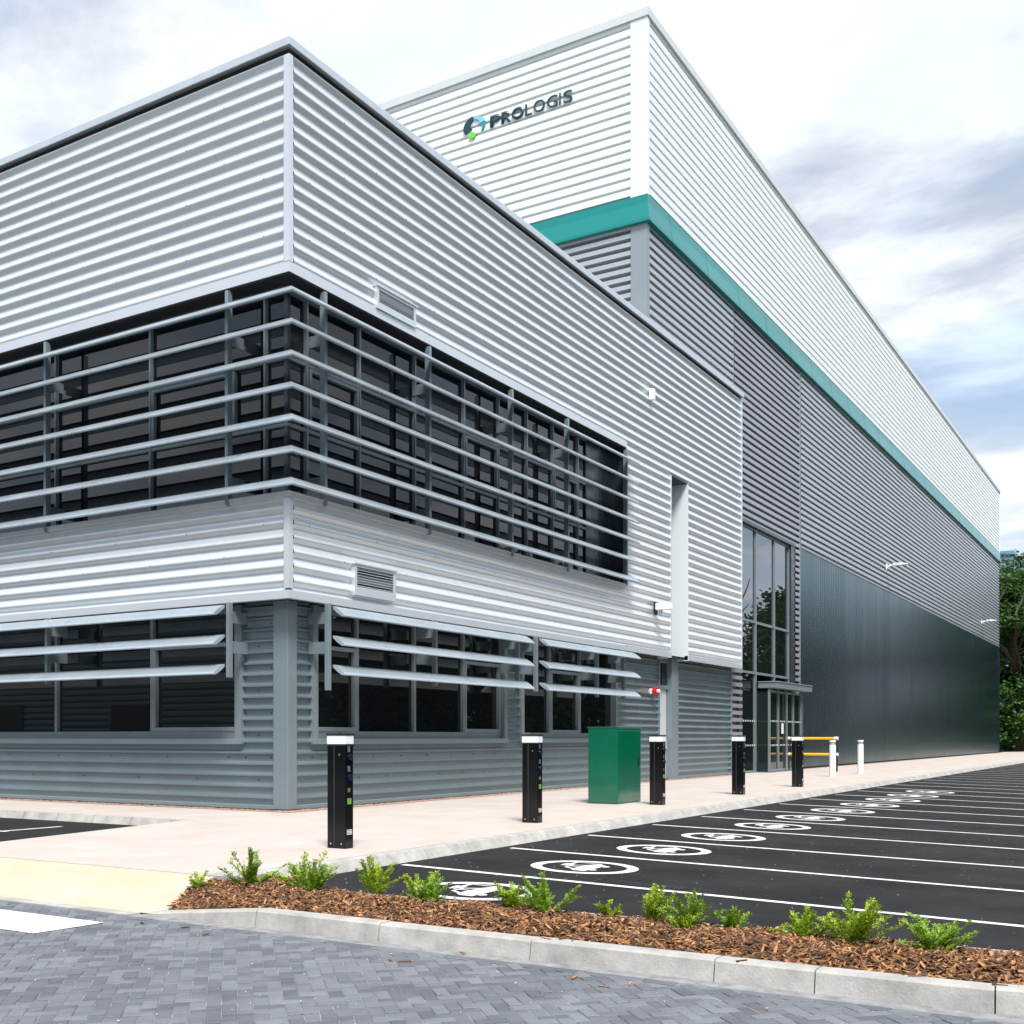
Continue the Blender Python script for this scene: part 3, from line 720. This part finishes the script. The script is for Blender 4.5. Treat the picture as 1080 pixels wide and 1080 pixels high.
# pebble margin at the foot of the walls
mb=MB()
mb.face([(12.6+2.0,13.2,.004),(37.5,13.2,.004),(37.5,13.62,.004),(14.6,13.62,.004)]); mb.face([(14.6,13.62,.004),(15,13.62,.004),(15,34,.004),(14.6,34,.004)]); mb.face([(45.7,13.3,.004),(104,13.3,.004),(104,13.6,.004),(45.7,13.6,.004)])
def peb(x,y):
    r=random.uniform(.008,.018); b=len(mb.v); z=.004+r*.4
    mb.v += [(x+r,y,z),(x,y+r,z),(x-r,y,z),(x,y-r,z),(x,y,z+r*.8),(x,y,z-r)]
    for f in ((0,1,4),(1,2,4),(2,3,4),(3,0,4)): mb.f.append(tuple(b+i for i in f)); mb.mi.append(0); mb.sm.append(True)
for _ in range(5200):
    if random.random()<.7: peb(14.6+22.8*random.random()**1.3,random.triangular(13.16,13.5,13.42))
    else: peb(random.triangular(14.52,14.85,14.78),random.uniform(13.4,24))
tag(mb.build('gravel_margin',M['pebble']),'pinkish pebbles along the foot of the office wall','gravel',kind='stuff')

# parking markings laid on the falling asphalt
mb=MB(); e=.004
def strip(x0,x1,y0,y1):
    n=max(1,int(abs(y1-y0)))
    for i in range(n):
        a=y0+(y1-y0)*i/n; b=y0+(y1-y0)*(i+1)/n
        mb.face([(x0,a,az(a)+e),(x1,a,az(a)+e),(x1,b,az(b)+e),(x0,b,az(b)+e)])
bays=[10.09,12.34,14.54,16.85,19.03]
while bays[-1]<124: bays.append(bays[-1]+2.26)
for b in bays: strip(b-.05,b+.05,-3.2,7.46 if b<12 else 7.40)
tag(mb.build('bay_lines',M['line']),kind='structure')
mb=MB()
def sym(cx,cy):
    # ring with a plug-in car: +Y of the symbol is read from the aisle, up points to the kerb
    def pt(a,b): # a = right (along +X), b = up (towards kerb +Y)
        return (cx+a*SX, cy+b*SY, az(cy+b*SY)+e)
    n=48; SX=SY=1.
    for k in range(n):
        a0,a1=2*math.pi*k/n,2*math.pi*(k+1)/n
        mb.face([pt(.56*math.cos(a0),.62*math.sin(a0)),pt(.44*math.cos(a0),.49*math.sin(a0)),pt(.44*math.cos(a1),.49*math.sin(a1)),pt(.56*math.cos(a1),.62*math.sin(a1))])
    def poly(ps): mb.face([pt(a,b) for a,b in ps])
    # car: body, cabin pillars and roof, bumper notches
    poly([(-.30,-.16),(.24,-.16),(.28,-.10),(.28,.0),(.17,.05),(-.24,.05),(-.31,-.02)])
    poly([(-.22,.05),(-.18,.05),(-.10,.16),(-.13,.19)]); poly([(-.13,.19),(-.10,.16),(.06,.16),(.08,.19)]); poly([(.08,.19),(.06,.16),(.12,.05),(.17,.05)]); poly([(-.03,.05),(0,.05),(0,.16),(-.03,.16)])
    for wx in (-.17,.16):
        mb.face([pt(wx+.055*math.cos(t*math.pi/6),-.17+.055*math.sin(t*math.pi/6)-.012) for t in range(12)])
    # cable and plug
    poly([(.28,-.06),(.36,-.06),(.36,-.02),(.28,-.02)]); poly([(.33,-.02),(.36,-.02),(.36,.24),(.33,.24)]); poly([(.18,.24),(.36,.24),(.36,.28),(.18,.28)]); poly([(.06,.20),(.18,.20),(.18,.32),(.06,.32)]); poly([(-.02,.22),(.06,.22),(.06,.25),(-.02,.25)]); poly([(-.02,.27),(.06,.27),(.06,.30),(-.02,.30)])
for b in [10.09-1.15]+[x+1.12 for x in bays[:10]]: sym(b,5.76)
tag(mb.build('charging_symbols',M['line']),kind='structure')
mb=MB(); mb.face([(10.5,15.2,-.116),(10.6,15.2,-.116),(10.6,20,-.116),(10.5,20,-.116)]); mb.face([(10.6,15.27,-.116),(11.6,15.27,-.116),(11.6,15.37,-.116),(10.6,15.37,-.116)]) ; tag(mb.build('side_bay_line',M['line']),kind='structure')
# gully gratings beside bay lines
def gully(x,y,ln,label):
    t=empty('drain_grating',(x,y,az(y)),label,'drain')
    mb=MB(); n=int(ln/.045)
    for i in range(n):
        yy=y-ln/2+ln*i/n; mb.box(x-.11,x+.11,yy,yy+.022,az(yy)+.001,az(yy)+.007)
    mb.build('bars',mat('cast_iron',(.035,.035,.038),.4,.6),t)
    mb=MB(); mb.face([(x-.13,y-ln/2-.02,az(y-ln/2)+.002),(x+.13,y-ln/2-.02,az(y-ln/2)+.002),(x+.13,y+ln/2+.02,az(y+ln/2)+.002),(x-.13,y+ln/2+.02,az(y+ln/2)+.002)]); mb.build('pit',M['gap'],t)
gully(17.2,4.1,1.05,'black slotted drain channel beside a far bay line'); gully(10.33,4.7,.95,'black slotted drain channel just behind the planting bed')
# specks of grit on the asphalt
mb=MB()
for _ in range(520):
    x=random.uniform(7.8,22); y=random.uniform(1,7.4); r=random.uniform(.004,.011); z=az(y)
    mb.face([(x+r,y,z+.003),(x,y+r*.7,z+.006),(x-r,y,z+.003),(x,y-r,z+.004)])
for _ in range(70):
    x=random.uniform(3.4,6.0); y=random.uniform(.2,7.4); r=random.uniform(.003,.008)
    mb.face([(x+r,y,-.115),(x,y+r*.7,-.111),(x-r,y,-.115),(x,y-r,-.114)])
tag(mb.build('grit',mat('pale_grit',(.6,.57,.5),.8)),'pale grit specks scattered over asphalt and pavers','grit',kind='stuff')

# ------------------------------------------------------------------ charging posts
def charging_post():
    x=y=0
    t=empty('charging_post',(0,0,0),'','charging post','black charging posts along the pavement edge')
    hx,hy=.075,.135
    mb=MB(); mb.box(-hx,hx,-hy,hy,.0,1.22); bevel(mb.build('body',M['black_gloss'],t),.006)
    mb=MB(); mb.box(-hx-.003,-hx+.004,-.005+.03,.005+.03,.02,1.20); mb.build('seam_strip',mat('seam_grey',(.03,.035,.04),.5),t)
    mb=MB(); mb.box(-hx-.004,hx+.004,-hy-.004,hy+.004,1.222,1.325); bevel(mb.build('lamp_head',M['lens'],t),.006)
    mb=MB(); mb.box(-hx-.012,hx+.012,-hy-.012,hy+.012,1.327,1.352); mb.cyl((0,0,1.352),.012,.012,10); bevel(mb.build('lid',M['black'],t),.004)
    mb=MB(); mb.box(-hx-.004,hx+.004,-hy-.004,hy+.004,1.205,1.221); mb.build('collar',M['black'],t)
    for z in (1.07,.83):
        mb=MB(); mb.cyl((.012,-hy-.018,z),.040,.02,18,axis=1); bevel(mb.build('socket',M['blue'],t),.006)
    for z0,z1 in ((1.13,1.20),(.90,.97),(.66,.71)):
        mb=MB(); mb.box(-.03,.01,-hy-.006,-hy,z0,z1); mb.build('switch_plate',M['steel'],t)
    mb=MB(); mb.box(-.035,.035,-hy-.004,-hy,.52,.59); mb.build('green_label',[M['lime']],t)
    mb=MB()
    for i in range(4): mb.box(-.045,.05,-hy-.003,-hy,.165+i*.016,.172+i*.016)
    mb.build('printed_text',M['white_paint'],t)
    mb=MB()
    for yy,zz in ((-.08,.055),(.08,.055),(-.05,1.10)):
        mb=MB(); mb.cyl((-hx-.006,yy,zz),.010,.008,10,axis=0); mb.build('bolt',M['steel'],t)
    return t
cp=charging_post()
lab=['black charging post nearest the planting bed, largest in view','second black charging post from the planting bed, left of the green cabinet','black charging post standing just right of the green cabinet','fourth black charging post from the planting bed, before the far end of the office','black charging post in front of the glazed entrance, beside the yellow rail']
for i,((x,y),l) in enumerate(zip(((10.26,8.50),(14.84,8.52),(20.03,8.70),(24.60,8.68),(29.20,8.68)),lab)):
    o=cp if i==0 else copy_tree(cp)
    o.location=(x,y,0); o.rotation_euler.z=R((0,.8,-.6,.4,0)[i]); o['label']=l
# white bollards
def bollard():
    t=empty('white_bollard',(0,0,0),'','bollard','white bollards near the entrance')
    mb=MB(); mb.cyl((0,0,0),.105,1.06,24); bevel(mb.build('post',M['white_paint'],t),.006)
    mb=MB(); mb.cyl((0,0,1.06),.092,.10,24); mb.build('lens',mat('clear_lens',(.30,.33,.40),.15),t)
    mb=MB(); mb.cyl((0,0,1.16),.108,.05,24); bevel(mb.build('cap',M['white_paint'],t),.01)
    return t
wb=bollard(); wb['label']='white round bollard in front of the yellow rail'; wb.location=(37.55,9.98,0)
o=copy_tree(wb); o.location=(41.1,9.92,0); o['label']='white round bollard standing alone, farthest from the office'
# yellow barrier
t=empty('safety_rail',(42.85,12.3,0),'yellow two bar safety rail on black posts beside the entrance','rail')
for y in (11.25,13.1):
    mb=MB(); mb.cyl((42.85,y,0),.055,1.28,16); mb.build('post',M['black'],t)
for z in (.66,1.27):
    mb=MB(); mb.tube([(42.85,11.32,z),(42.85,13.05,z)],[.05,.05],14); mb.build('bar',M['yellow'],t)
mb=MB()
for y in (11.25,13.1):
    for z in (.66,1.27): mb.cyl((42.85,y-.07,z),.066,.14,14,axis=1)
mb.build('clamp',M['lens'],t)
# green cabinet
t=empty('green_cabinet',(20.25,9.72,0),'glossy dark green steel cabinet on the pavement between two charging posts','cabinet')
x0,x1,y0,y1=19.72,20.80,9.40,10.05
mb=MB(); mb.box(x0,x1,y0,y1,.01,1.49); bevel(mb.build('body',M['green'],t),.012,3)
mb=MB(); mb.box(x0-.012,x1+.012,y0-.012,y1+.012,1.49,1.515); bevel(mb.build('lid',M['green'],t),.006)
mb=MB(); mb.box(x0+.05,x1-.05,y0-.006,y0+.01,.12,1.44); bevel(mb.build('door',M['green'],t),.004)
mb=MB(); mb.box(x1-.16,x1-.12,y0-.03,y0-.006,.75,.9); mb.build('handle',M['black'],t)

# ------------------------------------------------------------------ shrubs
def shrub(x,y,h,n,seed,label):
    rnd=random.Random(seed); z0=bed_z(x,y)
    t=empty('small_shrub',(x,y,z0),label,'shrub','young evergreen shrubs in the bark bed')
    st=MB(); lf=MB()
    for k in range(int(n*1.5)):
        a=rnd.uniform(0,6.28); lean=rnd.uniform(.15,1.35); L_=h*rnd.uniform(.65,1.15)*(1. if lean<.7 else 1.1)
        pts=[]; p=Vector((x+rnd.uniform(-.03,.03),y+rnd.uniform(-.03,.03),z0)); d=Vector((math.cos(a)*math.sin(lean),math.sin(a)*math.sin(lean),math.cos(lean)))
        seg=9; pts.append(p.copy())
        for s in range(seg):
            d=(d+Vector((rnd.gauss(0,.09),rnd.gauss(0,.09),.05 if s<5 else -.06))).normalized(); p=p+d*L_/seg; pts.append(p.copy())
        st.tube(pts,[.004-.003*i/seg for i in range(seg+1)],5)
        # side twigs with leaflets
        def leaves(pts_,step,size):
            for i in range(len(pts_)-1):
                A,B=pts_[i],pts_[i+1]; dd=(B-A).normalized(); sd=dd.cross(Vector((0,0,1)));
                if sd.length<.1: sd=Vector((1,0,0))
                sd.normalize(); upv=sd.cross(dd); m_=max(1,int((B-A).length/step))
                for q in range(m_):
                    c=A+(B-A)*(q+rnd.random())/m_
                    for sg in (-1,1):
                        roll=rnd.uniform(-.6,.6); ld=(sd*sg*math.cos(roll)+upv*math.sin(roll)+dd*rnd.uniform(.3,.9)).normalized()
                        w=ld.cross(upv).normalized()*size*.28; l_=size*rnd.uniform(.7,1.25)
                        lf.face([c,c+ld*l_*.5+w,c+ld*l_,c+ld*l_*.5-w])
        leaves(pts[1:],.0075,.024)
        for i in range(2,seg):
            if rnd.random()<.85:
                for sg in (-1,1):
                    dd=(pts[i]-pts[i-1]).normalized(); sd=dd.cross(Vector((rnd.gauss(0,.4),rnd.gauss(0,.4),1))).normalized()*sg
                    l_=h*rnd.uniform(.14,.30)*(1-.5*i/seg); tw=[pts[i],pts[i]+(sd*.8+dd*.6)*l_*.5,pts[i]+(sd*.75+dd*.75)*l_]
                    leaves(tw,.0065,.018)
    st.build('stem',M['stem'],t); lf.build('foliage',M['leaf_dark' if seed%5 in (1,3) else 'leaf'],t)
SH=[(7.02,7.42,.16,6,'small low shrub at the left tip of the bark bed'),
(7.42,7.18,.36,9,'bright shrub second from the left tip of the bark bed, before the pavement'),
(7.55,6.68,.33,10,'spreading shrub before the corner of the pavement kerb, third from the left'),
(7.35,6.38,.27,9,'bushy shrub directly below the nearest charging post'),
(7.60,5.92,.30,10,'shrub just right of the nearest charging post'),
(7.55,5.42,.27,9,'open shrub overlapping the first painted ring from the left'),
(7.35,5.15,.22,9,'low shrub at the right rim of the nearest painted ring'),
(7.42,4.42,.22,9,'round low shrub left of the tall bushy shrub in mid bed'),
(7.32,4.08,.33,12,'tallest dark bushy shrub in the middle of the bed'),
(7.45,3.62,.14,6,'tiny shrub by the edging in the middle of the bed'),
(7.45,3.28,.27,8,'upright shrub with a bare stem right of mid bed'),
(7.40,2.98,.24,9,'spreading shrub leaning right, right of mid bed'),
(7.15,2.92,.14,6,'small shrub low in the bark near the front of mid bed'),
(7.42,2.66,.18,8,'short bright shrub left of the widest gap in the planting'),
(7.32,2.14,.22,10,'compact rounded shrub, third from the right end of the bed'),
(7.18,1.78,.30,13,'large bushy shrub, second from the right end of the bed'),
(7.25,1.30,.28,12,'leaning shrub at the right end of the bark bed')]
for i,(x,y,h,n,l) in enumerate(SH): shrub(x,y,h,n,100+i,l)

# ------------------------------------------------------------------ trees
def tree_meshes(seed,h,r,ncl,leafs,size,low=.12):
    rnd=random.Random(seed); tr=MB(); cr=MB()
    def limb(p,d,L_,rad,depth):
        pts=[p]; q=Vector(p)
        for i in range(5):
            d=(d+Vector((rnd.gauss(0,.12),rnd.gauss(0,.12),rnd.gauss(.03,.06)))).normalized(); q=q+d*L_/5; pts.append(q.copy())
        tr.tube(pts,[rad*(1-.14*i) for i in range(6)],7 if depth else 10)
        if depth<2:
            for i in (2,3,4,5):
                for _ in range(2 if depth==0 else 1):
                    a=rnd.uniform(0,6.28); nd=(d*.6+Vector((math.cos(a),math.sin(a),.35))*.8).normalized()
                    limb(pts[i],nd,L_*rnd.uniform(.4,.65),rad*.45,depth+1)
    limb(Vector((0,0,-1)),Vector((0,0,1)),h*.62,.028*h,0)
    cen=Vector((0,0,h*(.5+low/2))); rz=h*(.5-low/2)
    lobes=[(Vector((rnd.uniform(-.55,.55)*r,rnd.uniform(-.55,.55)*r,cen.z+rnd.uniform(-.75,.72)*rz)),rnd.uniform(.35,.6)) for _ in range(16)]
    for _ in range(ncl):
        lc,lr=rnd.choice(lobes)
        v=Vector((rnd.gauss(0,1),rnd.gauss(0,1),rnd.gauss(0,1))).normalized()*(rnd.random()**.4)
        c=lc+Vector((v.x*r*lr,v.y*r*lr,v.z*rz*lr*.8)); sp=rnd.uniform(.3,.75)*size*3.2
        for _ in range(leafs):
            q=c+Vector((rnd.gauss(0,sp*.5),rnd.gauss(0,sp*.5),rnd.gauss(0,sp*.33)))
            a=Vector((rnd.gauss(0,1),rnd.gauss(0,1),rnd.gauss(0,.6))).normalized(); b=a.orthogonal().normalized()*size*.32; l_=size*rnd.uniform(.6,1.1)
            cr.face([q-a*l_*.5,q+b,q+a*l_*.5,q-b])
    return tr,cr
def make_tree(seed,h,r,ncl,leafs,size,label,group,loc,low=.12):
    tr,cr=tree_meshes(seed,h,r,ncl,leafs,size,low)
    t=empty('broadleaf_tree',(0,0,0),label,'tree',group)
    tr.build('trunk',M['bark'],t); cr.build('crown',M['tree_leaf'],t)
    t.location=loc; return t
ta=make_tree(11,19.5,7.5,900,42,.42,'dense tall green tree just beyond the far corner of the warehouse','trees beyond the far end of the warehouse',(116.5,13.0,-1),low=.05)
o=copy_tree(ta); o.location=(122,4.5,-1); o.rotation_euler.z=2.2; o.scale=(.9,.9,.82); o['label']='lower green tree at the right edge of the view beyond the car park'
o=copy_tree(ta); o.location=(131,16,-1); o.rotation_euler.z=4.0; o.scale=(1.05,1.05,.80); o['label']='green tree set farthest back beyond the warehouse corner'
# the belt of trees facing the building across the car park, seen mirrored in glass and dark cladding
tb=make_tree(23,20,7.2,620,34,.7,'tall tree of the belt across the car park','trees across the car park',(30,-34,-1),low=.05)
spots=[(18,-36),(41,-32),(52,-33),(63,-30),(74,-28),(85,-25),(96,-21),(106,-16),(114,-9),(6,-40),(-8,-38),(-22,-34),(24,-42),(36,-41),(47,-40),(58,-38),(69,-37),(80,-34)]
for i,(x,y) in enumerate(spots):
    o=copy_tree(tb); s=random.uniform(.85,1.12); o.location=(x,y,-1); o.rotation_euler.z=random.uniform(0,6.28); o.scale=(s,s,s*random.uniform(.9,1.1))
# hedge under the belt
mb=MB(); rnd=random.Random(5)
for _ in range(26000):
    k=rnd.random(); i=rnd.randrange(0,8); a=[(30,-34),(41,-32),(52,-33),(63,-30),(74,-28),(85,-25),(96,-21),(106,-16),(116,-9)][i:i+2]
    x=a[0][0]+(a[1][0]-a[0][0])*k+rnd.gauss(0,.6); y=a[0][1]+(a[1][1]-a[0][1])*k+rnd.gauss(0,.9); z=-1+rnd.uniform(0,3.6)
    d_=Vector((rnd.gauss(0,1),rnd.gauss(0,1),rnd.gauss(0,1))).normalized(); b=d_.orthogonal().normalized()*.28
    q=Vector((x,y,z)); mb.face([q-d_*.42,q+b,q+d_*.42,q-b])
tag(mb.build('hedge',M['tree_leaf']),'leafy undergrowth below the tree belt across the car park','hedge',kind='stuff')

# neighbouring unit facing the office's end facade, mirrored in its windows
t=empty('neighbouring_warehouse',(-40,20,-1),'dark ribbed neighbouring warehouse across the paved road, opposite the office end','warehouse')
mb=MB(); rows=trap_pts(-1,17,.6,[(0,.12),(.3,.0),(.7,.0),(.99,.12)])
mb.grid([[(-40-d,135,z),(-40-d,-22,z),(-95,-22,z)] for z,d in rows],0); mb.box(-94.8,-40.4,134,135,-1,17)
mb.build('wall',M['frame'],t)
mb=MB(); mb.box(-95,-39.8,-22.2,135.2,17,17.4); mb.build('roof',M['roof'],t)
for yy in (-10,8,26,44,62,80,98,116):
    mb=MB(); mb.box(-40.05,-39.9,yy,yy+5,-1,4.5); mb.build('loading_door',M['dark_metal'],t)

# far blue building beyond the trees
t=empty('far_warehouse',(150,20,-1),'distant blue grey ribbed warehouse behind the tree','warehouse')
mb=MB(); X0,X1,Y0,Y1,H=128.,200.,15.2,60.,20.6
for z0,z1,m_ in ((-1,H,0),):
    rows=trap_pts(-1,H,.9,[(0,.12),(.3,.0),(.7,.0),(.99,.12)])
    mb.grid([[(X0,Y1,z),(X0+0,Y0,z)] if False else [(X0+d,Y1,z),(X0+d,Y0+d,z),(X1,Y0+d,z)] for z,d in rows],0)
mb.box(X1-.3,X1,Y0+.2,Y1,-1,H); mb.box(X0+.2,X1-.3,Y1-.3,Y1,-1,H)
mb.build('wall',M['far_blue'],t)
mb=MB(); mb.box(X0-.2,X1,Y0-.2,Y1,H,H+.4); mb.build('roof',M['far_blue'],t)

# ------------------------------------------------------------------ light and sky
world=bpy.data.worlds.new('World'); scene.world=world; world.use_nodes=True
nt=world.node_tree; N=nt.nodes; L=nt.links; N.clear()
SUN_EL,SUN_AZ=54.,222.      # azimuth counter-clockwise from +X, direction towards the sun
out=N.new('ShaderNodeOutputWorld'); bg=N.new('ShaderNodeBackground'); bg.inputs['Strength'].default_value=.10
sky=N.new('ShaderNodeTexSky'); sky.sky_type='NISHITA'; sky.sun_disc=False; sky.sun_elevation=R(SUN_EL); sky.sun_rotation=R(90-SUN_AZ); sky.air_density=1.; sky.dust_density=1.5
tc=N.new('ShaderNodeTexCoord'); sep=N.new('ShaderNodeSeparateXYZ'); L.new(tc.outputs['Generated'],sep.inputs[0])
def math_(op,a,b=None,clamp=False):
    n=N.new('ShaderNodeMath'); n.operation=op; n.use_clamp=clamp
    for i,v in enumerate((a,b)):
        if v is None: continue
        if isinstance(v,(int,float)): n.inputs[i].default_value=v
        else: L.new(v,n.inputs[i])
    return n.outputs[0]
zc=math_('ADD',math_('MAXIMUM',sep.outputs[2],0.0),.10)
px=math_('DIVIDE',sep.outputs[0],zc); py=math_('DIVIDE',sep.outputs[1],zc)
comb=N.new('ShaderNodeCombineXYZ'); L.new(px,comb.inputs[0]); L.new(py,comb.inputs[1]); comb.inputs[2].default_value=CLZ if (CLZ:=2.4) else 0
mp=N.new('ShaderNodeMapping'); mp.inputs['Rotation'].default_value=(0,0,R(-31)); mp.inputs['Scale'].default_value=(1.0,.62,1); L.new(comb.outputs[0],mp.inputs['Vector'])
nz=N.new('ShaderNodeTexNoise'); nz.inputs['Scale'].default_value=1.7; nz.inputs['Detail'].default_value=9; nz.inputs['Roughness'].default_value=.58; nz.inputs['Distortion'].default_value=.25; L.new(mp.outputs[0],nz.inputs['Vector'])
# clouds thin out towards the long facade's far end (azimuth of +X)
dirn=N.new('ShaderNodeVectorMath'); dirn.operation='DOT_PRODUCT'; L.new(tc.outputs['Generated'],dirn.inputs[0]); dirn.inputs[1].default_value=(.955,.07,.30)
clear=N.new('ShaderNodeMapRange'); clear.inputs[1].default_value=.955; clear.inputs[2].default_value=1.0; clear.inputs[3].default_value=.09; clear.inputs[4].default_value=-.05; L.new(dirn.outputs['Value'],clear.inputs[0])
dens=math_('ADD',nz.outputs['Fac'],clear.outputs[0])
cr=N.new('ShaderNodeMapRange'); cr.inputs[1].default_value=.40; cr.inputs[2].default_value=.62; cr.inputs[3].default_value=.38; cr.inputs[4].default_value=1.; cr.interpolation_type='SMOOTHSTEP'; L.new(dens,cr.inputs[0])
nz2=N.new('ShaderNodeTexNoise'); nz2.inputs['Scale'].default_value=2.3; nz2.inputs['Detail'].default_value=8; L.new(mp.outputs[0],nz2.inputs['Vector'])
cc=N.new('ShaderNodeMix'); cc.data_type='RGBA'; cc.inputs[6].default_value=(5.5,6.5,8.0,1); cc.inputs[7].default_value=(7.7,7.85,8.0,1)
m2=N.new('ShaderNodeMapRange'); m2.inputs[1].default_value=.38; m2.inputs[2].default_value=.60; L.new(nz2.outputs['Fac'],m2.inputs[0]); L.new(m2.outputs[0],cc.inputs[0])
mx=N.new('ShaderNodeMix'); mx.data_type='RGBA'; L.new(cr.outputs[0],mx.inputs[0]); L.new(sky.outputs[0],mx.inputs[6]); L.new(cc.outputs[2],mx.inputs[7])
L.new(mx.outputs[2],bg.inputs['Color']); L.new(bg.outputs[0],out.inputs['Surface'])
sd=bpy.data.lights.new('sun','SUN'); sd.energy=3.9; sd.angle=R(18); sd.color=(1,.96,.90)
so=bpy.data.objects.new('sun',sd); COL.objects.link(so)
v=Vector((math.cos(R(SUN_AZ))*math.cos(R(SUN_EL)),math.sin(R(SUN_AZ))*math.cos(R(SUN_EL)),math.sin(R(SUN_EL))))
so.rotation_euler=v.to_track_quat('Z','Y').to_euler(); so.location=v*60

# ------------------------------------------------------------------ camera
cd=bpy.data.cameras.new('camera'); co=bpy.data.objects.new('camera',cd); COL.objects.link(co); scene.camera=co
co.location=(0,0,1.3); co.rotation_euler=(R(90),0,R(30.9-90)); cd.sensor_width=36; cd.sensor_fit='HORIZONTAL'; cd.lens=1178/1080*36; cd.shift_y=(778-540)/1080; cd.shift_x=0
cd.clip_end=2000; cd.clip_start=.05
scene.view_settings.view_transform='Standard'; scene.view_settings.look='None'; scene.view_settings.gamma=1; scene.view_settings.exposure=.56
scene.render.resolution_x=1024; scene.render.resolution_y=1024
